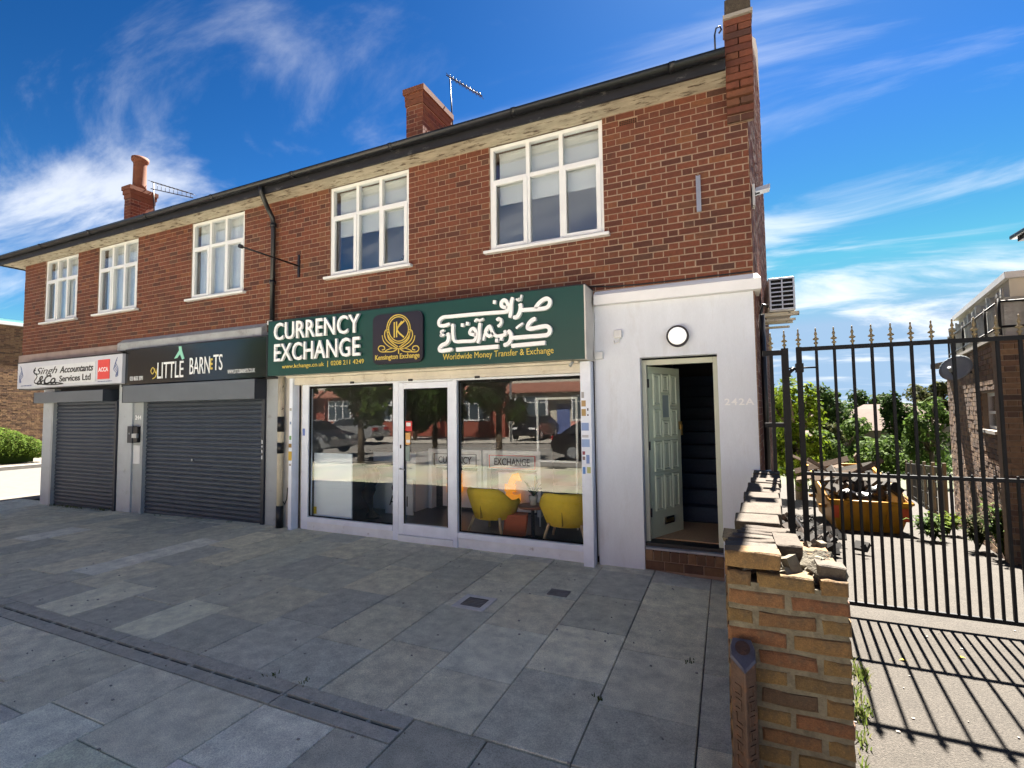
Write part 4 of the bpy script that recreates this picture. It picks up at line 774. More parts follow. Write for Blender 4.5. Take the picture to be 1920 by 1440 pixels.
# ============================================================ shop interior
F = .06
m = MB(); m.box(-6.12, -1.42, .0905, 5.2, -.1, F); m.build('shop_floor', 'shop_floor', bt)
m = MB(); m.box(-6.2, -6.1, .21, 5.2, F, 2.9); m.box(-1.5, -1.41, .14, 5.2, F, 2.9); m.box(-6.1, -1.5, 5.1, 5.2, F, 2.9); m.box(-6.1, -1.5, .2, 5.1, 2.75, 2.85); m.box(-6.1, -1.5, .1, .2, 2.26, 2.9); m.build('shop_wall', 'shop_inner', bt)
def armchair(loc, rz, label):
    t = thing('armchair', loc, label, 'armchair', 'yellow armchairs in the shop', rz)
    # local: back of the chair towards -Y; shell sweeps round from arm to back to arm
    def shell(ri, ro, z0, ztop_back, ztop_arm, n=20):
        m = MB(); rings = []
        for i in range(n+1):
            a = R_(180+20-(220*i/n))*-1; a = R_(-200+220*i/n)
            ca, sa = math.cos(a), math.sin(a); back = max(0, -sa); zt = ztop_arm+(ztop_back-ztop_arm)*sst(.15, .8, back); lean = .05*back
            rx = lambda r, k: (ca*r*(1+.10*k), sa*r*(1+.06*k)-lean*k)
            p = []
            for r, z, k in ((ri, z0, 0), (ri+.02, zt-.03, 1), (ri+.045, zt, 1), (ro-.02, zt, 1), (ro, zt-.04, 1), (ro-.02, (z0+zt)/2, .5), (ro-.06, z0, 0)):
                xx, yy = rx(r, k); p.append((xx, yy, z))
            rings.append(p)
        m.loft(rings, True, True); return m
    shell(.26, .345, .24, .68, .50).build('shell', 'chair_yellow', t, local=True)
    m = MB(); m.loft([[(math.cos(2*math.pi*i/20)*r, math.sin(2*math.pi*i/20)*r+.02, z) for i in range(20)] for r, z in ((.24, .24), (.285, .26), (.29, .38), (.27, .41))], True, True); m.build('seat', 'chair_yellow', t, local=True)
    MB().box(-.003, .003, -.355, -.30, .27, .63).build('seam', 'seam', t, local=True)
    for sx_ in (-1, 1):
        for sy in (-1, 1): MB().cyl((sx_*.29, sy*.27, 0), (sx_*.21, sy*.20, .27), .016, .022, 8).build('leg', 'light_wood', t, local=True)
    return t
armchair((-3.05, .62, F), R_(-8), 'yellow tub armchair with wooden legs nearer the shop door'); armchair((-1.95, .58, F), R_(4), 'yellow tub armchair with wooden legs beside the right shopfront post')
t = thing('side_table', (-2.47, .62, F), 'small brown pedestal side table between the yellow armchairs', 'table'); MB().lathe((-2.47, .62, F), [(.16, 0), (.16, .015), (.03, .03), (.022, .40)], 16).build('pedestal', 'dark_metal', t); MB().lathe((-2.47, .62, F+.40), [(.19, 0), (.2, .01), (.2, .03), (.19, .035)], 20).build('table_top', 'brown_wood', t)
t = thing('potted_plant', (-2.46, .62, F+.435), 'spiky house plant in a grey pot on the side table', 'plant'); MB().lathe((-2.46, .62, F+.436), [(.045, 0), (.065, .13), (.057, .13), (.05, .11)], 14).build('pot', 'pot_grey', t); m = MB()
for k in range(9):
    a = k*.7; l = .12+.05*(k % 3); dx, dy = math.cos(a), math.sin(a); m.add([(-2.46-dy*.01, .62+dx*.01, F+.55), (-2.46+dy*.01, .62-dx*.01, F+.55), (-2.46+dx*.07+dy*.012, .62+dy*.07-dx*.012, F+.55+l*.8), (-2.46+dx*.13, .62+dy*.13, F+.55+l)], [(0, 1, 2, 3)])
m.build('leaves', 'leaf_dark', t); MB().cyl((-2.44, .64, F+.54), (-2.44, .64, F+.82), .012).build('stake', 'light_wood', t)
m = MB(); m.obox((-2.72, .60, F+.155), (.15, .05, .0), (-.03, .09, 0), (0.02, 0, .15)); solo('orange_case', m, 'orange_box', 'orange suitcase leaning beside the side table', 'case', bevel=.015)
for k, (x0, x1, tx, ink) in enumerate(((-4.95, -3.88, 'CURRENCY', 'counter_dark'), (-3.84, -2.79, 'EXCHANGE', 'counter_dark'))):
    t = thing('service_counter', ((x0+x1)/2, 1.8, F), 'white counter unit lettered %s inside the shop' % tx, 'counter', 'counter units in the shop')
    m = MB(); m.box(x0, x0+.07, 1.8, 2.4, F, 1.12); m.box(x1-.07, x1, 1.8, 2.4, F, 1.12); m.box(x0+.07, x1-.07, 1.8, 2.4, 1.06, 1.12); m.box(x0+.07, x1-.07, 1.83, 2.4, .80, 1.06); m.build('carcass', 'counter_white', t)
    B(x0+.07, x1-.07, 1.95, 2.4, F, .80).build('recess', 'counter_dark', t); B(x0+.24, x1-.14, 1.90, 1.949, F+.04, .74).build('front_panel', 'counter_white', t)
    m = MB(); a, b = x0+.10, x1-.10; [m.box(*q) for q in ((a, b, 1.82, 1.829, .82, .83), (a, b, 1.82, 1.829, 1.03, 1.04), (a, a+.015, 1.82, 1.829, .83, 1.03), (b-.015, b, 1.82, 1.829, .83, 1.03))]; m.build('header_frame', 'counter_dark' if k == 0 else 'red_panel', t)
    text_part('lettering', tx, x0+.2, x1-.2, .87, .99, 1.829, ink, t, .008); text_part('currency_symbol', ['$', '\u00a3'][k], x0+.40, x0+.72, .26, .76, 1.80, 'orange', t, .03, bold=.06)
t = thing('white_window_panel', (-5.62, .13, .2), 'pale blue white panel standing inside the left shop window', 'panel'); B(-5.96, -5.20, .12, .14, .19, 1.165).build('board', 'panel_white', t); B(-5.95, -5.90, .108, .119, .22, .33).build('warning_label', 'yellow_plastic', t)
t = thing('shop_desk', (-4.95, 1.3, F), 'white reception desk behind the left shop window', 'desk'); B(-5.9, -4.98, 1.45, 1.95, F, 1.08).build('body', 'counter_white', t); B(-5.95, -4.97, 1.40, 2.0, 1.081, 1.11).build('worktop', 'dark_wall', t)
t = thing('sculpted_console', (-5.4, .85, F), 'black carved pedestal console with a flat dark top', 'table'); MB().box(-5.68, -4.86, .6, 1.0, .93, .965).build('console_top', 'statue_black', t, bevel=.01); m = MB()
m.loft([[(-5.42+ox+math.cos(2*math.pi*i/14)*rx, .8+math.sin(2*math.pi*i/14)*rx*.8, z) for i in range(14)] for rx, z, ox in ((.13, F, .05), (.12, F+.05, .04), (.05, F+.10, .02), (.055, F+.22, -.02), (.10, F+.34, -.06), (.13, F+.44, -.04), (.09, F+.52, 0), (.12, F+.62, .05), (.14, F+.72, .04), (.10, F+.82, 0), (.16, F+.87, .02))], True, True); m.build('carved_pedestal', 'statue_black', t)
t = thing('leaning_board', (-5.1, 1.25, F), 'white board with outlined lettering standing low beside the desk', 'board'); B(-5.42, -4.85, 1.18, 1.21, F, .66).build('board', 'counter_white', t); text_part('lettering', 'CV', -5.28, -4.98, .42, .58, 1.1795, 'counter_dark', t, .004); text_part('lettering', 'ALLI', -5.33, -4.95, .20, .37, 1.1795, 'counter_dark', t, .004)
t = thing('wall_frame', (-2.3, 2.9, 1.0), 'thin white picture frame standing inside the right shop window', 'frame'); m = MB(); a, b, c, d = -2.62, -1.98, 1.02, 1.98
for q in ((a, b, c, c+.03), (a, b, d-.03, d), (a, a+.03, c+.03, d-.03), (b-.03, b, c+.03, d-.03)): m.box(q[0], q[1], 1.2, 1.22, q[2], q[3])
m.build('frame', 'counter_white', t); m = MB(); m.box(a+.02, a+.04, 1.205, 1.215, F, c); m.box(b-.04, b-.02, 1.205, 1.215, F, c); m.build('leg', 'counter_white', t)
solo('desk_phone', MB().box(-3.75, -3.6, 1.9, 2.05, 1.121, 1.16).obox((-3.67, 2.0, 1.2), (.05, 0, 0), (0, .01, 0), (0, .01, .05)), 'counter_dark', 'dark card terminal on the lettered counters', 'terminal')

# ============================================================ broken boundary wall and iron marker
wx = lambda y: -.025+.085*(y+3.3)
bw = thing('boundary_wall', (.2, -2.5, 0), 'crumbling yellow brick boundary wall with brick on edge coping', 'wall')
rb = random.Random(21)
core = MB().box(-.018, .418, -3.2955, -2.665, -.05, 1.05).build('pier_core', 'old_mortar', bw)
def nb(x0, x1, y0, y1, z0, z1, mat='stock_brick', par=None, tilt=.012, bev=.009):
    # worn brick: uneven outline, arrises rounded off on every side
    c = Vector(((x0+x1)/2, (y0+y1)/2, (z0+z1)/2)); hx_, hy_, hz_ = (x1-x0)/2, (y1-y0)/2, (z1-z0)/2; J = lambda a=.0035: rb.uniform(-a, a)
    out = [(-1, -1), (-.35, -1), (.4, -1), (1, -1), (1, 1), (.3, 1), (-.4, 1), (-1, 1)]; base = [(a*hx_+J(), b*hz_+J(.003)) for a, b in out]
    def ring(y, q): return [(x-math.copysign(min(q, abs(x)*.9), x)+J(.0015), y+J(.0015), z-math.copysign(min(q, abs(z)*.9), z)+J(.0015)) for x, z in base]
    m = MB().loft([ring(hy_, bev), ring(hy_-bev, .0), ring(-hy_+bev, .0), ring(-hy_+bev*.3, bev*.5), ring(-hy_, bev*1.3)])
    o = link('brick', m.mesh('brick'), mat, par or core, loc=c-wloc(par or core)); o.rotation_euler = (rb.uniform(-tilt, tilt), rb.uniform(-tilt, tilt), rb.uniform(-tilt, tilt)); return o
CH = .0785; z = 0.005; k = 0
while z < 1.10:
    top = z > 1.03
    rowx = [(-.025, .205), (.217, .428)] if k % 2 == 0 else [(-.025, .082), (.094, .312), (.324, .428)]
    if top: rowx = rowx[:-1]+[(.324, .425)] if k % 2 else [(-.025, .205), (.217, .33)]
    for a, b in rowx:
        j = rb.uniform(-.005, .005); nb(a+rb.uniform(0, .006), b-rb.uniform(.002, .010), -3.302+j*.6, -3.19, z+.005+rb.uniform(0, .003), z+CH-.011+rb.uniform(-.002, .002), tilt=.016, bev=.009)
    for i in range(2):                                           # right flank
        y0 = -3.185+i*.26; nb(.32, .427+rb.uniform(-.006, .004), y0, y0+.245, z+.005, z+CH-.008)
    for i in range(2): y0 = -3.185+i*.26; nb(-.026, .08, y0, y0+.245, z+.005, z+CH-.008)
    z += CH; k += 1
ztop = z
nb(-.028, .188, -3.30, -3.19, ztop+.004, ztop+.072); nb(.19, .295, -3.10, -2.86, ztop-.02, ztop+.065, 'coping_brick'); nb(.325, .425, -3.26, -3.15, ztop-.035, ztop+.035, 'coping_brick', tilt=.05); nb(-.02, .19, -3.17, -3.06, ztop+.0, ztop+.06, 'coping_brick', tilt=.05)
for i in range(5): nb(-.01+.02*i, .2+.02*i, -3.03+.075*i, -2.965+.075*i, ztop, ztop+.05+.01*rb.random(), 'coping_brick', tilt=.06)
rub = MB()
for i in range(70):
    a = Vector((rb.uniform(.0, .41), rb.uniform(-3.26, -2.68), ztop-.02+rb.uniform(-.03, .03)-.08*max(0, (.0)))); s = rb.uniform(.012, .045); u = Vector((rb.gauss(0, 1), rb.gauss(0, 1), rb.gauss(0, .4))).normalized(); v_ = u.orthogonal().normalized(); rub.obox(a, u*s, v_*s*.7, u.cross(v_)*s*.45)
tag(rub.build('broken_mortar', 'old_mortar', bw), kind='stuff')
# slumped mortar bed on the pier top
n = 10; P = []
for j in range(n+1):
    for i in range(n+1): P.append((.0+.41*i/n, -3.27+.6*j/n, ztop-.012+rb.uniform(-.018, .022)-.03*sst(.5, 1, i/n)))
MB().add(P, [(j*(n+1)+i, j*(n+1)+i+1, (j+1)*(n+1)+i+1, (j+1)*(n+1)+i) for j in range(n) for i in range(n)]).build('mortar_bed', 'old_mortar', bw)
# long wall behind the pier
m = MB(); y0, y1 = -2.66, -.06
m.add([(wx(y0)+.01, y0, -.1), (wx(y0)+.205, y0, -.1), (wx(y1)+.205, y1, -.1), (wx(y1)+.01, y1, -.1), (wx(y0)+.01, y0, 1.08), (wx(y0)+.205, y0, 1.08), (wx(y1)+.205, y1, 1.08), (wx(y1)+.01, y1, 1.08)], [(0, 3, 2, 1), (4, 5, 6, 7), (0, 1, 5, 4), (1, 2, 6, 5), (2, 3, 7, 6), (3, 0, 4, 7)])
lw = m.build('wall_core', 'old_mortar', bw); wl = math.sqrt(1+.085**2)
lay(flemish(-2.66, -.06, .0, 1.07), (wx(0), 0, 0), (.085/wl, 1/wl, 0), (-1/wl, .085/wl, 0), lw, 'stock_brick', 0, depth=.02, stuff_name='wall_bricks')
lay(flemish(-2.66, -.06, .0, 1.07), (wx(0)+.215, 0, 0), (.085/wl, 1/wl, 0), (1/wl, -.085/wl, 0), lw, 'stock_brick', 0, depth=.02, stuff_name='wall_bricks')
y = -2.60
while y < -.2:
    w = rb.uniform(.20, .225); c = Vector((wx(y+.11)+.108+rb.uniform(-.01, .01), y+.11, 1.125)); o = link('coping_brick', MB().box(-.115, .112, -w/2, w/2, -.04, .04).mesh('coping_brick'), 'coping_brick', bw, bevel=.008, loc=c-wloc(bw)); o.rotation_euler = (rb.uniform(.02, .12), rb.uniform(-.03, .03), -.085+rb.uniform(-.05, .05)); o.location.z += rb.uniform(-.012, .01); y += .272
# cast iron marker: five sided post with a sloping face on top
t = thing('iron_marker_post', (.04, -3.4, 0), 'rusty cast iron boundary marker post in front of the broken wall', 'post')
pts = [(-.018, -3.36), (-.017, -3.40), (.034, -3.455), (.076, -3.405), (.077, -3.36), (.066, -3.325), (-.008, -3.325)]
zt_ = [.735+.55*(y+3.462) for x, y in pts]
m = MB().loft([[(x, y, -.05) for x, y in pts], [(x, y, z) for (x, y), z in zip(pts, zt_)]]); m.build('shaft', 'rust_iron', t, bevel=.006)
cxm = sum(p[0] for p in pts)/7; cym = sum(p[1] for p in pts)/7
capm = MB().loft([[(cxm+(x-cxm)*1.02, cym+(y-cym)*1.02, z+.001) for (x, y), z in zip(pts, zt_)], [(cxm+(x-cxm)*.9, cym+(y-cym)*.9, z+.011) for (x, y), z in zip(pts, zt_)]]); capm.build('cap', 'iron_top', t)
m = MB()
for s in range(14): a = 2*math.pi*s/14; yy_ = cym+.030*math.sin(a)+.008; m.v.append((cxm+.029*math.cos(a), yy_, .735+.55*(yy_+3.462)+.0145))
m.f.append(tuple(range(14))); m.sm.append(False); m.build('cap_disc', 'rust_iron', t)
rm = random.Random(4)
for fa, fb in (((-.017, -3.40), (.034, -3.455)), ((.034, -3.455), (.076, -3.405))):
    fa, fb = Vector((*fa, 0)), Vector((*fb, 0)); u = (fb-fa).normalized(); nn = Vector((u.y, -u.x, 0)); mid = (fa+fb)/2; zc = .66
    while zc > .05:                                                      # worn raised marks, one character after another down the face
        m = MB(); hz = .02; e = nn*.0015+mid; zv = Vector((0, 0, 1)); kind_ = rm.randrange(4)
        m.obox(e+zv*(zc-hz*.9), u*.015, nn*.0022, zv*.003)
        if kind_ != 0: m.obox(e+zv*(zc+hz*.9), u*.015, nn*.0022, zv*.003)
        m.obox(e+u*(.013 if kind_ % 2 else -.013)+zv*zc, u*.003, nn*.0021, zv*hz)
        if kind_ == 2: m.obox(e+zv*zc, u*.003, nn*.002, zv*hz)
        m.build('worn_character', 'rust_iron', t); zc -= .056 if rm.random() < .85 else .1

# ============================================================ gate
GY = -.55; GS = (5.633+GY)/5.383
gt = thing('driveway_gate', (1.5, GY, 0), 'tall black steel bar gate with spiked finials across the driveway', 'gate')
ZB, ZM, ZT = .10, 1.197, 2.32
def bar(name, x, z0, z1, w, par): return B(x-w/2, x+w/2, GY-w/2, GY+w/2, z0, z1).build(name, 'gate_black', par)
gx = .625; bars = [gx+.1375*i for i in range(19)]
def finial(x, z, par, y=GY): return MB().lathe((x, y, z), [(r_*.82, h_*.92) for r_, h_ in [(.010, 0), (.010, .02), (.022, .03), (.024, .036), (.010, .046), (.009, .06), (.030, .068), (.031, .075), (.011, .09), (.009, .11), (.016, .118), (.014, .128), (.006, .15), (.0085, .17), (.002, .185)]], 10).build('finial', 'finial_gold', par)
stile = bar('stile', gx, ZB-.02, ZT+.02, .042, gt); bar('stile', bars[-1], ZB-.02, ZT+.02, .042, gt)
finial(gx, ZT+.02, gt); finial(bars[-1], ZT+.02, gt)
for i, x in enumerate(bars[1:-1]):
    bar('bar', x, ZB+.015, ZT-.015, .021, gt); finial(x, ZT+.018, gt)
for z, h in ((ZB, .032), (ZM, .03), (ZT, .036)): B(gx+.021, bars[-1]-.021, GY-.0135, GY+.0135, z-h/2, z+h/2).build('rail', 'gate_black', gt)
for i in range(len(bars)-1):
    x = (bars[i]+bars[i+1])/2; o = MB().box(x-.009, x+.009, GY-.009, GY+.009, ZB+.015, ZM-.014).build('dog_bar', 'gate_black', gt); MB().cyl((x, GY, ZM+.014), (x, GY, ZM+.035), .011, .007, 8).build('dog_bar_tip', 'gate_black', gt)
m = MB(); m.cyl((gx-.10, GY, 2.15), (gx+.13, GY, 2.15), .008); m.box(gx-.03, gx+.03, GY-.035, GY+.035, 2.11, 2.19); m.build('latch_bolt', 'gate_black', gt)
gp = thing('gate_post', (.51, GY, 0), 'black steel gate post with short rails tying it to the shop corner', 'gate post')
bar('post', .512, -.1, 2.335, .055, gp); finial(.512, 2.335, gp); B(.33, .484, GY-.02, GY+.02, 2.275, 2.32).build('rail', 'gate_black', gp); B(.33, .484, GY-.02, GY+.02, 1.61, 1.65).build('rail', 'gate_black', gp); bar('bar', .40, 1.2, 2.275, .03, gp); finial(.40, 2.32, gp)
m = MB(); m.cyl((.53, GY, 2.10), (.585, GY, 2.15), .016); m.box(.50, .55, GY-.04, GY+.04, 2.07, 2.13); m.build('hinge', 'gate_black', gp)

# ============================================================ skip and rubbish
t = thing('skip', (2.3, 6.3, gz(2.3, 6.3)), 'yellow metal waste skip heaped with rubbish on the driveway', 'skip'); zs = gz(2.3, 6.3)+.03
def skip_ring(y, zt, xo, zbm): return [(2.3-xo+.14, y, zbm), (2.3+xo-.14, y, zbm), (2.3+xo, y, zt), (2.3-xo, y, zt)]
th = .03; m = MB(); X0, X1 = 1.68, 2.92; ya, yb, yc_, yd = 4.95, 5.2, 7.0, 7.6; H = .62; HB = 1.02
V = [(X0+.16, ya+.18, zs), (X1-.16, ya+.18, zs), (X1-.16, yd-.35, zs), (X0+.16, yd-.35, zs), (X0, ya, zs+H), (X1, ya, zs+H), (X1, yd, zs+HB), (X0, yd, zs+HB)]
inn = [(x+(th if x < 2.3 else -th), y+(th if y < 6.3 else -th), z+(th if i < 4 else .0)) for i, (x, y, z) in enumerate(V)]
m.add(V+inn, [(0, 3, 2, 1), (0, 1, 5, 4), (1, 2, 6, 5), (2, 3, 7, 6), (3, 0, 4, 7), (8, 9, 10, 11), (12, 13, 9, 8), (13, 14, 10, 9), (14, 15, 11, 10), (15, 12, 8, 11), (4, 5, 13, 12), (5, 6, 14, 13), (6, 7, 15, 14), (7, 4, 12, 15)])
m.build('body', 'skip_yellow', t); m = MB()
for a, b in ((4, 5), (5, 6), (6, 7), (7, 4)): m.tube([V[a], V[b]], .028, 6)
m.build('rim', 'skip_yellow', t)
for k in (1, 2, 3):
    f = k/4; xb = X0+.16+(X1-X0-.32)*f; xt = X0+(X1-X0)*f; MB().add([(xb-.03, ya+.165, zs+.03), (xb+.03, ya+.165, zs+.03), (xt+.03, ya-.015, zs+H-.05), (xt-.03, ya-.015, zs+H-.05), (xb-.03, ya+.19, zs+.03), (xb+.03, ya+.19, zs+.03), (xt+.03, ya+.02, zs+H-.05), (xt-.03, ya+.02, zs+H-.05)], [(0, 1, 2, 3), (0, 3, 7, 4), (1, 5, 6, 2), (3, 2, 6, 7)]).build('rib', 'skip_yellow', t)
for xm, xn in ((X0+.03, X0+.15), (X1-.17, X1-.05)):
    MB().add([(xm+.05, ya+.07, zs+.30), (xn+.01, ya+.07, zs+.30), (xn, ya-.008, zs+H-.08), (xm, ya-.008, zs+H-.08)], [(0, 1, 2, 3)]).build('red_marking', 'skip_mark', t)
for yl in (5.5, 6.7):
    for xl, sg in ((X0, -1), (X1, 1)): MB().cyl((xl+sg*-.04, yl, zs+.42), (xl+sg*.09, yl, zs+.42), .035, .035, 10).build('lifting_lug', 'skip_yellow', t)
rk = random.Random(9)
def blob(c, r, seed, n=10):
    q = random.Random(seed); m = MB(); rings = []
    for i in range(1, n):
        th_ = math.pi*i/n; rings.append([(c[0]+r[0]*math.sin(th_)*math.cos(2*math.pi*j/12)*q.uniform(.8, 1.15), c[1]+r[1]*math.sin(th_)*math.sin(2*math.pi*j/12)*q.uniform(.8, 1.15), c[2]-r[2]*math.cos(th_)*q.uniform(.9, 1.1)) for j in range(12)])
    return m.loft(rings, True, True)
for i, (x, y, z, r) in enumerate([(1.98, 5.35, .62, .24), (2.32, 5.3, .60, .22), (2.58, 5.5, .68, .25), (2.15, 5.75, .78, .26), (2.5, 5.95, .82, .24), (1.9, 5.95, .72, .2)]):
    solo('rubbish_bag', blob((x, y, zs+z), (r, r*.8, r*.75), 30+i), 'bag_black', 'black plastic rubbish bag heaped in the yellow skip', 'bag', 'black bags in the skip')
solo('rubble_sack', blob((2.75, 5.3, zs+.68), (.13, .12, .2), 50), 'bag_white', 'pale rubble sack at the right end of the skip', 'bag')
for i in range(14):
    a = Vector((rk.uniform(1.75, 2.7), rk.uniform(5.6, 7.2), zs+rk.uniform(.85, 1.15))); d = Vector((rk.uniform(-1, 1), rk.uniform(-.5, .6), rk.uniform(-.35, .35))).normalized(); l = rk.uniform(.3, .65); s_ = d.orthogonal().normalized()
    m = MB(); m.obox(a, d*l, s_*rk.uniform(.03, .07), d.cross(s_)*.012); solo('timber_offcut', m, 'timber', 'splintered timber offcut piled on top of the skip', 'timber', 'timber offcuts in the skip')
m = MB()
for i in range(220):
    a = Vector((rk.uniform(1.75, 2.85), rk.uniform(5.1, 7.4), zs+.45+rk.uniform(0, .5))); u = Vector((rk.gauss(0, 1), rk.gauss(0, 1), rk.gauss(0, 1))).normalized(); v_ = u.orthogonal(); s = rk.uniform(.03, .11); m.obox(a, u*s, v_*s*.6, u.cross(v_)*s*.25)
tag(m.build('skip_rubbish', 'debris'), 'mixed broken rubbish filling the yellow skip', 'rubbish', kind='stuff'); m = MB()
for i in range(260):
    x, y = rk.gauss(1.15, .2), rk.uniform(2.2, 5.6); a = Vector((x, y, gz(x, y)+rk.uniform(0, .16))); u = Vector((rk.gauss(0, 1), rk.gauss(0, 1), rk.gauss(0, .6))).normalized(); v_ = u.orthogonal(); s = rk.uniform(.02, .09); m.obox(a, u*s, v_*s*.6, u.cross(v_)*s*.25)
tag(m.build('rubble_heap', 'debris'), 'low heap of rubble and scraps left of the skip', 'rubble', kind='stuff')
m = MB(); m.obox((1.03, 3.6, gz(1, 3.6)+.22), (.12, .55, -.2), (.02, 0, 0), (0, .008, .02)); solo('white_batten', m, 'plastic_white', 'thin white batten leaning over the rubble heap', 'batten')

# ============================================================ neighbouring building on the right
nbd = thing('neighbour_building', (4.5, 4, gz(4.5, 4)), 'brown brick house with a screened roof terrace right of the gate', 'building'); nz = gz(4, 3)-.4
nx = lambda y: 3.32+.205*(y-2.8); YB = 7.2
m = MB(); yw0, yw1, zw0, zw1 = 3.15, 4.05, 1.43, 1.97; ZP = 2.66
def npanel(ya_, yb_, z0, z1, o=.012): m.add([(nx(ya_)+o, ya_, z0), (nx(yb_)+o, yb_, z0), (nx(yb_)+o, yb_, z1), (nx(ya_)+o, ya_, z1), (nx(ya_)+.2, ya_+.01, z0), (nx(yb_)+.2, yb_, z0), (nx(yb_)+.2, yb_, z1), (nx(ya_)+.2, ya_+.01, z1)], [(0, 1, 2, 3), (7, 6, 5, 4), (0, 4, 5, 1), (3, 2, 6, 7), (0, 3, 7, 4), (1, 5, 6, 2)])
npanel(2.81, yw0, nz, ZP); npanel(yw1, YB, nz, ZP); npanel(yw0, yw1, nz, zw0); npanel(yw0, yw1, zw1, ZP); m.box(3.335, 7.5, 2.812, 3.0, nz, ZP); m.box(4.3, 7.5, 7.0, 7.2, nz, ZP); m.box(3.9, 7.5, 3.0, 7.0, ZP-.12, ZP-.02)
nw = m.build('brick_wall', 'brown_mortar', nbd); nl = math.sqrt(1+.205**2)
lay([b for b in flemish(-YB*nl, -2.8*nl, nz, ZP, [(-yw1*nl, -yw0*nl, zw0, zw1)])], (nx(0), 0, 0), (-.205/nl, -1/nl, 0), (-1/nl, .205/nl, 0), nw, 'brown_brick', 300, depth=.02, seed=12)
lay(flemish(3.32, 7.4, nz, ZP), (0, 2.80, 0), (1, 0, 0), (0, -1, 0), nw, 'brown_brick', 0, depth=.02, seed=13, stuff_name='front_bricks')
def side_box(name, mat, ya_, yb_, z0, z1, o0, o1, par):
    q = MB(); q.add([(nx(y)+o, y, z) for z in (z0, z1) for (y, o) in ((ya_, o0), (yb_, o0), (yb_, o1), (ya_, o1))], [(0, 1, 2, 3), (7, 6, 5, 4), (0, 4, 5, 1), (1, 5, 6, 2), (2, 6, 7, 3), (3, 7, 4, 0)]); return q.build(name, mat, par)
wn = side_box('window', 'white_upvc', yw0, yw0+.05, zw0, zw1, .08, .14, nbd); side_box('frame', 'white_upvc', yw1-.05, yw1, zw0, zw1, .08, .14, wn); side_box('frame', 'white_upvc', yw0+.05, yw1-.05, zw0, zw0+.05, .08, .14, wn); side_box('frame', 'white_upvc', yw0+.05, yw1-.05, zw1-.05, zw1, .08, .14, wn); side_box('frame', 'white_upvc', yw0+.05, yw1-.05, 1.66, 1.70, .08, .14, wn); side_box('pane', 'pane_glass', yw0+.05, yw1-.05, zw0+.05, 1.66, .10, .11, wn); side_box('pane', 'pane_glass', yw0+.05, yw1-.05, 1.70, zw1-.05, .10, .11, wn); side_box('sill', 'cement', yw0-.04, yw1+.04, zw0-.05, zw0-.002, -.03, .14, wn)
side_box('room_back', 'dark_wall', yw0-.05, yw1+.05, zw0-.1, zw1+.1, .3, .33, wn)
side_box('coping', 'cement', 2.76, YB, ZP, ZP+.045, -.04, .24, nbd); MB().box(3.29, 7.5, 2.75, 3.02, ZP+.0015, ZP+.046).build('coping', 'cement', nbd)
rz0, rz1 = ZP+.05, ZP+.55
for z in (rz0+.12, rz1-.04): MB().tube([(nx(YB-.1)+.05, YB-.1, z), (nx(2.86)+.05, 2.86, z), (7.2, 2.86, z)], .016, 6).build('terrace_rail', 'gate_black', nbd)
for y in (2.86, 3.7, 4.6, 5.5, 6.4, 7.1): MB().cyl((nx(y)+.05, y, ZP+.04), (nx(y)+.05, y, rz1), .018, .018, 8).build('rail_post', 'gate_black', nbd)
for x in (3.8, 4.3): MB().cyl((x, 2.86, ZP+.04), (x, 2.86, rz1), .018, .018, 8).build('rail_post', 'gate_black', nbd)
n = 80; P = []
for j in range(n+1): y = 2.9+(YB-3.0)*j/n; P.append((nx(y)+.10+.018*math.sin(j*1.7), y))
m = MB(); m.add([(x+(.03*math.sin(k*.37) if zi else 0), y, z+(.03*math.sin(k*.5) if zi else 0)) for zi, z in enumerate((rz0, rz1+.14)) for k, (x, y) in enumerate(P)], [(j, j+1, n+2+j, n+1+j) for j in range(n)], True); m.build('screen_sheet', 'sheet_clear', nbd)
m = MB(); nn_ = 50; P = [(3.36+3.6*j/nn_, 2.9+.015*math.sin(j*1.7)) for j in range(nn_+1)]; m.add([(x, y, z) for z in (rz0, rz1+.02) for x, y in P], [(j, j+1, nn_+2+j, nn_+1+j) for j in range(nn_)], True); m.build('screen_sheet', 'sheet_clear', nbd)
# white flat roofed cabin on the terrace and the eaves of the taller part
ca = MB(); ca.add([(3.62, 3.15, ZP+.05), (7.4, 3.15, ZP+.05), (7.4, 7, ZP+.05), (4.4, 7, ZP+.05), (3.62, 3.15, ZP+.86), (7.4, 3.15, ZP+.86), (7.4, 7, ZP+.86), (4.4, 7, ZP+.86)], [(0, 3, 2, 1), (4, 5, 6, 7), (0, 1, 5, 4), (1, 2, 6, 5), (2, 3, 7, 6), (3, 0, 4, 7)]); ca.build('roof_cabin', 'opp_white', nbd)
ca = MB(); ca.add([(x, y, z) for z in (ZP+.862, ZP+.95) for x, y in ((3.55, 3.08), (7.5, 3.08), (7.5, 7.1), (4.33, 7.1))], [(0, 3, 2, 1), (4, 5, 6, 7), (0, 1, 5, 4), (1, 2, 6, 5), (2, 3, 7, 6), (3, 0, 4, 7)]); ca.build('cabin_roof', 'plastic_white', nbd)
hu = thing('tall_house', (6.0, .2, 0), 'tall house beyond the right edge showing only its black eaves corner', 'building'); B(4.2, 7.5, 1.6, 2.6, -.3, 3.92).build('wall', 'brown_mortar', hu)
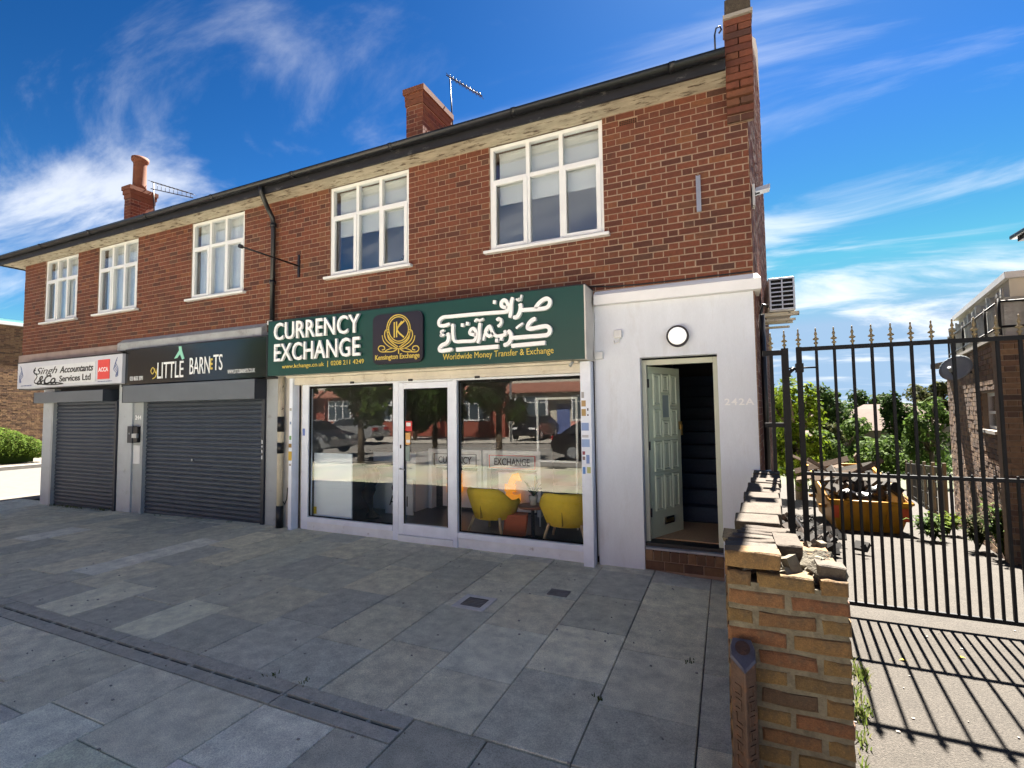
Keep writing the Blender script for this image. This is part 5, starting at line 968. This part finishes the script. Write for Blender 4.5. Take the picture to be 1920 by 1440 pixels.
B(3.53, 7.5, .3, 2.66, 3.90, 3.945).build('eaves_soffit', 'black_fascia', hu); B(3.47, 7.5, .2, 2.72, 3.946, 4.0).build('gutter', 'black_gutter', hu, bevel=.015); MB().add([(3.5, .25, 4.0), (7.5, .25, 4.0), (7.5, 2.7, 4.0), (3.5, 2.7, 4.0), (5, 1.4, 4.9), (7.5, 1.4, 4.9)], [(0, 1, 5, 4), (2, 3, 4, 5), (0, 4, 3), (3, 2, 1, 0)]).build('roof', 'roof_tile', hu)
t = thing('satellite_dish', (nx(4.6), 4.6, 2.4), 'grey satellite dish on the side of the brown brick house', 'satellite dish'); m = MB(); rings = []
dc = Vector((nx(4.6)-.22, 4.55, 2.40)); dn = Vector((-.55, -.75, .35)).normalized(); da = dn.orthogonal().normalized(); db = dn.cross(da)
for r, k in ((.02, -.05), (.1, -.042), (.17, -.025), (.225, 0), (.228, .006), (.17, -.015), (.1, -.032), (.02, -.04)): rings.append([dc+dn*k+(da*math.cos(2*math.pi*i/24)+db*math.sin(2*math.pi*i/24)*.9)*r for i in range(24)])
m.loft(rings, True, True).build('reflector', 'dish_grey', t); MB().tube([dc-dn*.05, (nx(4.6)-.05, 4.6, 2.33), (nx(4.6)+.01, 4.6, 2.33)], .018, 8).build('mount', 'dark_metal', t); MB().tube([dc-Vector((0, 0, .2)), dc+dn*.22-Vector((0, 0, .12))], .01, 6).build('feed_arm', 'dark_metal', t); MB().cyl(dc+dn*.2-Vector((0, 0, .13)), dc+dn*.27-Vector((0, 0, .09)), .024).build('feed_horn', 'dish_grey', t)

# ============================================================ plants
rp = random.Random(31)
def leafy(loc, h, r, nst, leaf, mat, label, seed, group=None):
    q = random.Random(seed); t = thing('leafy_plant', loc, label, 'plant', group); m = MB(); s = MB(); L = Vector(loc)
    for i in range(nst):
        a = q.uniform(0, 6.28); rr = r*q.uniform(.2, 1); tip = L+Vector((math.cos(a)*rr, math.sin(a)*rr, h*q.uniform(.45, 1))); mid = (L+tip)/2+Vector((0, 0, h*.1)); s.tube([L, mid, tip], .006, 4)
        for k in range(9):
            f = q.uniform(.3, 1); p = L.lerp(mid, f*2) if f < .5 else mid.lerp(tip, f*2-1); d = Vector((q.gauss(0, 1), q.gauss(0, 1), q.uniform(-.3, .7))).normalized(); w = d.cross(Vector((0, 0, 1))).normalized(); l = leaf*q.uniform(.7, 1.4); up_ = Vector((0, 0, l*.25))
            m.add([p, p+d*l*.5+w*l*.2+up_, p+d*l, p+d*l*.5-w*l*.2+up_], [(0, 1, 2, 3)])
    m.build('leaves', mat, t); s.build('stems', 'leaf_dark', t); return t
for i, (x, y, h, r, mt, lb) in enumerate([(3.32, 3.75, .55, .28, 'leaf_olive', 'broad leaved plant by the wall under the small house window'), (3.05, 4.5, .42, .3, 'leaf_mid', 'low green plant at the foot of the brown brick wall'), (3.42, 3.2, .75, .22, 'leaf_mid', 'tall leafy plant by the corner of the brown brick house'), (3.5, 5.4, .35, .3, 'leaf_bright', 'bright low weeds further along the brown brick wall')]):
    leafy((x, y, gz(x, y)), h, r, 26, .12, mt, lb, 60+i, 'plants along the brick house')
t = thing('yellow_container', (3.62, 3.3, gz(3.6, 3.3)), 'small yellow plastic container by the plants at the right edge', 'container'); zc = gz(3.6, 3.3); MB().lathe((3.66, 3.2, zc), [(.10, 0), (.115, .02), (.115, .17), (.07, .21), (.035, .22), (.035, .25)], 14).build('body', 'yellow_plastic', t); MB().cyl((3.66, 3.2, zc+.25), (3.66, 3.2, zc+.275), .04).build('cap', 'dark_metal', t)
# weeds, grass along the foot of the wall and shutters
m = MB()
def tuft(x, y, z, n, h, spread):
    for i in range(n):
        a = rp.uniform(0, 6.28); bx, by = x+rp.gauss(0, spread), y+rp.gauss(0, spread); l = h*rp.uniform(.4, 1.1); dx, dy = math.cos(a)*l*.5, math.sin(a)*l*.5; w = .004; m.add([(bx-w, by, z), (bx+w, by, z), (bx+dx*.4+w*.7, by+dy*.4, z+l*.6), (bx+dx, by+dy, z+l*.85), (bx+dx*.4-w*.7, by+dy*.4, z+l*.6)], [(0, 1, 2, 3, 4)])
for i in range(46):
    yy_ = rp.choice((-3.1, -2.75, -2.2, -1.75))+rp.gauss(0, .14); tuft(.186*(yy_+5.633)+.0+abs(rp.gauss(0, .025)), yy_, 0, rp.randint(3, 10), .05 if i % 3 else .10, .02)
for i in range(7): tuft(.54+rp.gauss(0, .06), rp.uniform(-2.6, -1.9), 0, 6, .05, .02)
tag(m.build('wall_grass', 'grass_blade'), 'straggly grass along the driveway side of the broken wall', 'grass', kind='stuff'); m = MB()
for i in range(26): x = rp.uniform(-13.3, -11.1); tuft(x, -.06, gz(x, 0), 9, .07, .03)
for i in range(10): x = rp.uniform(-10.1, -7); tuft(x, -.07, gz(x, 0), 5, .04, .02)
for x, y in ((-2.62, -3.17), (-.78, -2.6), (-.3, -1.9), (-2.9, -3.18)): tuft(x, y, 0, 10, .035, .02)
tag(m.build('pavement_weeds', 'grass_blade'), 'small weeds in the joints at the foot of the shutters', 'weeds', kind='stuff'); m = MB()
for i in range(240):
    x, y = rp.uniform(-9, 2.2), rp.uniform(-4.3, -.1); z = gz(x, y)+.004; s = rp.uniform(.003, .009); m.box(x-s, x+s, y-s*.7, y+s*.7, z-.003, z+.003)
tag(m.build('grit', 'cement'), 'scattered grit and tiny litter on the paving', 'litter', kind='stuff')
for i, (x, y, lb) in enumerate(((1.08, -1.32, 'yellow fallen leaf on the driveway nearer the wall'), (1.47, -1.12, 'yellow fallen leaf on the driveway nearer the gate'))):
    solo('fallen_leaf', MB().add([(x-.02, y, .004), (x, y-.012, .012), (x+.025, y, .006), (x, y+.012, .012), (x-.02, y, .002), (x, y-.012, .010), (x+.025, y, .004), (x, y+.012, .010)], [(0, 1, 2, 3), (7, 6, 5, 4)]), 'yellow_plastic', lb, 'leaf', 'fallen leaves')
# hedge left
hd = thing('round_hedge', (-27.5, 3.9, -.1), 'clipped rounded green hedge across the side road', 'hedge'); m = MB(); q = random.Random(77)
for i in range(26):
    y = 1.2+i*.155; top = 1.42*math.sqrt(max(.05, 1-(max(0, y-3.2)/2.1)**2))-.02*(i % 3); leaf_blob(m, (-26.9+q.uniform(-.2, .2), y, top*.55), (.75, .3, top*.5), 900, .04, q, .3, .8)
m.build('foliage', 'leaf_hedge', hd); B(-27.3, -26.6, 1.0, 4.9, -.1, .5).build('inner_twigs', 'leaf_dark', hd)
for yy in (-3.5, -9): pass
lb_ = thing('side_street_building', (-33, 6, 0), 'brown brick building with a flat teal edged roof across the side road', 'building'); B(-36, -30.02, -14, 30, -.3, 5.98).build('wall', 'brown_mortar', lb_); lay(flemish(3.2, 9.0, .0, 5.95), (-30.0, 0, 0), (0, 1, 0), (1, 0, 0), lb_, 'brown_brick', 0, depth=.015, stuff_name='wall_bricks', seed=17)
B(-36.2, -29.85, -14.2, 30.2, 5.98, 6.13).build('roof_edge', 'plastic_white', lb_); B(-36.1, -30.0, -14.1, 30.1, 6.13, 6.25).build('roof_deck', 'teal_roof', lb_)

# trees and houses beyond the gate
TR = [('shrub_tree', 1.95, 11.5, 3.9, 1.0, 1.9, 'leaf_bright', 'bright yellow green shrub right behind the gate post', .09),
      ('broadleaf_tree', 8.0, 45, 7.3, 2.5, 3.0, 'leaf_dark', 'dark rounded tree behind the skip on the left', .2),
      ('broadleaf_tree', 6.4, 28, 3.4, 1.7, 1.6, 'leaf_mid', 'low mid green tree behind the heaped skip', .13),
      ('conifer_tree', 10.9, 36, 5.5, 1.1, 2.2, 'leaf_dark', 'dark conical tree in the middle of the valley', .15),
      ('broadleaf_tree', 9.0, 24, 4.5, 1.2, 1.9, 'leaf_mid', 'light green tree next to the brown brick house', .12),
      ('broadleaf_tree', 22.5, 95, 9.0, 4.5, 3.8, 'leaf_dark', 'distant dark tree on the skyline between the far roofs', .34),
      ('broadleaf_tree', 28.3, 85, 10.4, 3.8, 4.2, 'leaf_olive', 'distant olive tree on the skyline beside the brown house', .34),
      ('broadleaf_tree', 5.7, 60, 8.4, 3.4, 3.6, 'leaf_olive', 'olive tree on the skyline left of the first gate bars', .24),
      ('broadleaf_tree', 11.4, 64, 7.2, 2.6, 3.0, 'leaf_dark', 'dark broad tree left of the far gabled house', .24),
      ('broadleaf_tree', 6.2, 21, 2.35, 1.3, 1.1, 'leaf_mid', 'small bushy tree just behind the skip', .10),
      ('spindly_tree', 4.0, 20, 3.0, .7, .9, 'leaf_olive', 'thin spiky pale tree behind the left end of the skip', .10),
      ('broadleaf_tree', 3.4, 17, 2.5, 1.0, 1.1, 'leaf_mid', 'green bush between the bright shrub and the skip', .09)]
for i, (nm, x, y, h, rx, rz_, mt, lb, lf_) in enumerate(TR):
    tree(nm, (x, y, gz(x, y)), h, rx, rz_, mt, lb, 100+i, 'trees beyond the gate', nclump=24 if i else 30, nleaf=120, leaf=lf_, trunk=.4)
q = random.Random(55); m = MB()
for i in range(70):
    x = q.uniform(-10, 75); y = q.uniform(105, 170); h = q.uniform(4.5, 8.2); leaf_blob(m, (x, y, gz(x, y)+h*.5), (q.uniform(3, 5.5), 3, h*.55), 130, .55, q)
for i in range(40):
    x = q.uniform(2, 16); y = q.uniform(26, 42); leaf_blob(m, (x, y, gz(x, y)+.5), (1.2, 1, .7), 90, .14, q)
tag(m.build('distant_woodland', 'leaf_dark'), 'mass of distant woodland and scrub across the valley', 'woodland', kind='stuff')
def far_house(x, y, w, d, h, rz, rh, lb, gable):
    z = gz(x, y); t = thing('far_house', (x, y, z), lb, 'house', 'far houses', rz); B(-w/2, w/2, -d/2, d/2, -1, h).build('wall', 'far_wall', t, local=True)
    q_ = .3; V = [(-w/2-q_, -d/2-q_, h), (w/2+q_, -d/2-q_, h), (w/2+q_, d/2+q_, h), (-w/2-q_, d/2+q_, h), (-w/2-(q_ if gable else -w*.3), 0, h+rh), (w/2+(q_ if gable else -w*.3), 0, h+rh)]; MB().add(V, [(0, 1, 5, 4), (2, 3, 4, 5), (0, 4, 3), (1, 2, 5), (3, 2, 1, 0)]).build('roof', 'far_roof', t, local=True)
    for k in (-1, 1):
        wn_ = B(k*w*.25-.5, k*w*.25+.5, -d/2-.04, -d/2+.02, h-1.6, h-.5).build('window', 'plastic_white', t, local=True); B(k*w*.25-.42, k*w*.25+.42, -d/2-.05, -d/2-.042, h-1.52, h-.58).build('pane', 'opp_glass', wn_, local=True)
far_house(17.0, 62, 9, 7, 3.2, R_(-25), 2.3, 'far gabled house with brown roof among the trees', True); far_house(31.5, 88, 16, 8, 4.2, R_(-6), 2.4, 'long far house with reddish roof near the skyline', False); far_house(20.5, 78, 12, 8, 3.9, R_(-12), 2.2, 'far hipped house with brown roof behind the gabled one', False); far_house(5.4, 40, 5, 5, 1.6, R_(-20), 1.2, 'low grey roofed shed half hidden behind the palm like tree', True)
fn = thing('mesh_fence', (4.6, 9.5, gz(4.6, 9.5)), 'timber post and wire panel fence running downhill behind the skip', 'fence'); P0, P1 = Vector((4.15, 7.4, 0)), Vector((5.7, 15.5, 0))
for i in range(6):
    p = P0.lerp(P1, i/5); z = gz(p.x, p.y); MB().box(p.x-.03, p.x+.03, p.y-.03, p.y+.03, z-.1, z+1.25).build('fence_post', 'fence_post', fn)
    if i < 5:
        p2 = P0.lerp(P1, (i+1)/5); d = p2-p; m = MB()
        for k in range(1, 5): a = p+d*(k/5); z = gz(a.x, a.y); m.box(a.x-.012, a.x+.012, a.y-.012, a.y+.012, z+.05, z+1.15)
        for zz_ in (.12, .45, .8, 1.15): m.tube([(p.x, p.y, gz(p.x, p.y)+zz_), (p2.x, p2.y, gz(p2.x, p2.y)+zz_)], .012, 5)
        m.build('fence_panel', 'fence_wire', fn)

# ============================================================ across the road (seen reflected in the shop glass)
def opp_house(x, lb, upper, lower, garage):
    t = thing('opposite_house', (x, -27, 0), lb, 'house', 'houses across the road'); w = 8.4; y = -26.5
    B(x-w/2, x+w/2, y-8, y, -.2, 3.2).build('ground_floor', lower, t); B(x-w/2, x+w/2, y-8, y-.02, 3.2, 6.0).build('upper_floor', upper, t)
    MB().add([(x-w/2-.3, y+.4, 6), (x+w/2+.3, y+.4, 6), (x+w/2+.3, y-8.3, 6), (x-w/2-.3, y-8.3, 6), (x-w/2+1, y-4, 8.8), (x+w/2-1, y-4, 8.8)], [(0, 1, 5, 4), (2, 3, 4, 5), (0, 4, 3), (1, 2, 5), (3, 2, 1, 0)]).build('roof', 'opp_roof', t)
    MB().add([(x-w/2, y+.9, 3.1), (x+w/2, y+.9, 3.1), (x+w/2, y-.015, 3.75), (x-w/2, y-.015, 3.75), (x-w/2, y+.9, 3.0), (x+w/2, y+.9, 3.0)], [(0, 1, 2, 3), (4, 5, 1, 0), (0, 3, 4), (1, 5, 2)]).build('porch_roof', 'opp_roof', t)
    for bx in (-2.2, 2.0):
        B(x+bx-1.3, x+bx+1.3, y, y+.7, -.1, 1.0).build('bay_base', garage if bx > 0 else lower, t)
        for z0, z1, yy in ((1.05, 2.8, y+.6), (4.1, 5.6, y)):
            wn_ = B(x+bx-1.25, x+bx+1.25, yy-.1, yy+.06, z0, z1).build('window', 'plastic_white', t)
            for k in range(3): B(x+bx-1.15+k*.78, x+bx-.47+k*.78, yy+.061, yy+.07, z0+.12, z1-.5).build('pane', 'opp_glass', wn_); B(x+bx-1.15+k*.78, x+bx-.47+k*.78, yy+.061, yy+.07, z1-.42, z1-.1).build('pane', 'opp_glass', wn_)
    B(x-.5, x+.45, y-.01, y+.05, 0, 2.2).build('front_door', 'blue_ink', t)
    return t
opp_house(-10.3, 'white rendered house with a pink bay across the road', 'opp_white', 'opp_white', 'opp_pink'); opp_house(-19.0, 'brick and cream house across the road behind the trees', 'opp_white', 'opp_red', 'opp_red'); opp_house(-27.7, 'red brick bay fronted house across the road', 'opp_white', 'opp_red', 'opp_red'); opp_house(-1.4, 'cream house across the road opposite the gate', 'opp_white', 'opp_red', 'opp_red'); opp_house(-36.4, 'red brick house furthest along across the road', 'opp_white', 'opp_red', 'opp_red')
for i, (x, y, h, rx) in enumerate([(-15.6, -21.5, 6.2, 2.3), (-19.5, -22, 5.2, 1.9), (-9.3, -8.7, 3.9, 1.35), (-33, -21.6, 6.5, 2.3), (2, -21.5, 6, 2.2), (-16.2, -8.7, 5.6, 1.5), (-6.9, -8.8, 4.6, 1.3), (-12.6, -8.7, 4.8, 1.5)]):  # last two trees are added to darken what the shop glass reflects
    if h: tree('street_tree', (x, y, 0), h, rx, h*.38, 'leaf_mid' if i % 2 else 'leaf_dark', ['street tree across the road opposite the shop door', 'smaller street tree across the road left of the first', 'low crowned street tree at the near kerb opposite the shop door', 'street tree across the road beyond the red house', 'street tree across the road opposite the gate', 'tall street tree at the near kerb beyond the shutters', 'slim tree added at the near kerb to dim the glass reflections', 'tree added at the near kerb opposite the black sign to dim reflections'][i], 200+i, 'trees across the road', nclump=14, nleaf=150, leaf=.17, trunk=.4)
def car(x, y, rz, mat, lb):
    t = thing('parked_car', (x, y, -.03), lb, 'car', 'parked cars', rz); L = [(-2.15, .35), (-2.18, .62), (-2.08, .9), (-1.75, 1.0), (-1.15, 1.42), (-.2, 1.5), (.6, 1.44), (1.2, 1.02), (1.95, .88), (2.15, .65), (2.15, .35), (1.75, .25), (-1.8, .25)]
    m = MB(); W_ = lambda z: .88 if z < .95 else .88-.34*(z-.95)/.55*.8
    for s in (-1, 1): pass
    rings = [[(px, sg*W_(pz)*k, pz if k == 1 else pz*.995) for px, pz in L] for sg, k in ((-1, 1), (-1, .0), (1, .0), (1, 1))]
    m.loft([rings[0], rings[3]], True); m.build('body', mat, t, local=True, bevel=.04)
    for s in (-1, 1):
        g = [(-1.6, .98), (-1.08, 1.36), (-.2, 1.43), (.55, 1.37), (1.05, 1.0)]; m = MB(); m.add([(px, s*(W_(pz)+.006), pz) for px, pz in g], [tuple(range(5)) if s < 0 else tuple(reversed(range(5)))]); m.build('side_window', 'car_glass', t, local=True)
        for px in (-1.35, 1.35):
            wh = MB().cyl((px, s*.72, .32), (px, s*.90, .32), .32, .32, 20).build('wheel', 'tyre', t, local=True); MB().cyl((px, s*.895, .32), (px, s*.91, .32), .2, .2, 14).build('rim', 'galv', wh, local=True)
        MB().box(-2.19, -2.02, s*.55-.2, s*.55+.2, .74, .88).build('tail_light', 'tail_red', t, local=True); MB().box(1.98, 2.16, s*.58-.2, s*.58+.2, .66, .78).build('headlight', 'plastic_white', t, local=True)
    for g in ([(-1.78, 1.01), (-1.18, 1.40)], [(1.17, 1.05), (.62, 1.42)]):
        (xa, za), (xb, zb_) = g; sgn = -1 if xa < 0 else 1; m = MB(); m.add([(xa+sgn*.008, -.72, za+.006), (xa+sgn*.008, .72, za+.006), (xb+sgn*.008, .58, zb_+.006), (xb+sgn*.008, -.58, zb_+.006)], [(0, 1, 2, 3), (3, 2, 1, 0)]); m.build('windscreen', 'car_glass', t, local=True)
    return t
car(-3.6, -11.6, R_(2), 'car_black', 'black hatchback parked on the road behind the viewer'); car(-17.6, -10.9, 0, 'car_silver', 'silver car parked at the kerb left of the black one'); car(-11.3, -23.6, R_(90), 'car_black', 'dark car parked on the pink house forecourt'); car(-21.5, -18.2, R_(180), 'car_silver', 'silver car parked on the far side of the road')
for i, (x, lb) in enumerate(((-11.4, 'grey street lamp column across the road'),)):
    t = thing('street_lamp', (x, -19.9, 0), lb, 'street lamp'); MB().cyl((x, -19.9, 0), (x, -19.9, 6.5), .08, .05).build('column', 'galv', t); MB().tube([(x, -19.9, 6.4), (x, -19.5, 6.6), (x, -18.9, 6.62)], .035).build('arm', 'galv', t); B(x-.1, x+.1, -19.1, -18.6, 6.55, 6.66).build('lantern', 'plastic_white', t)

S.render.engine = 'CYCLES'
S.cycles.max_bounces = 8; S.cycles.transparent_max_bounces = 16; S.cycles.caustics_reflective = False; S.cycles.caustics_refractive = False
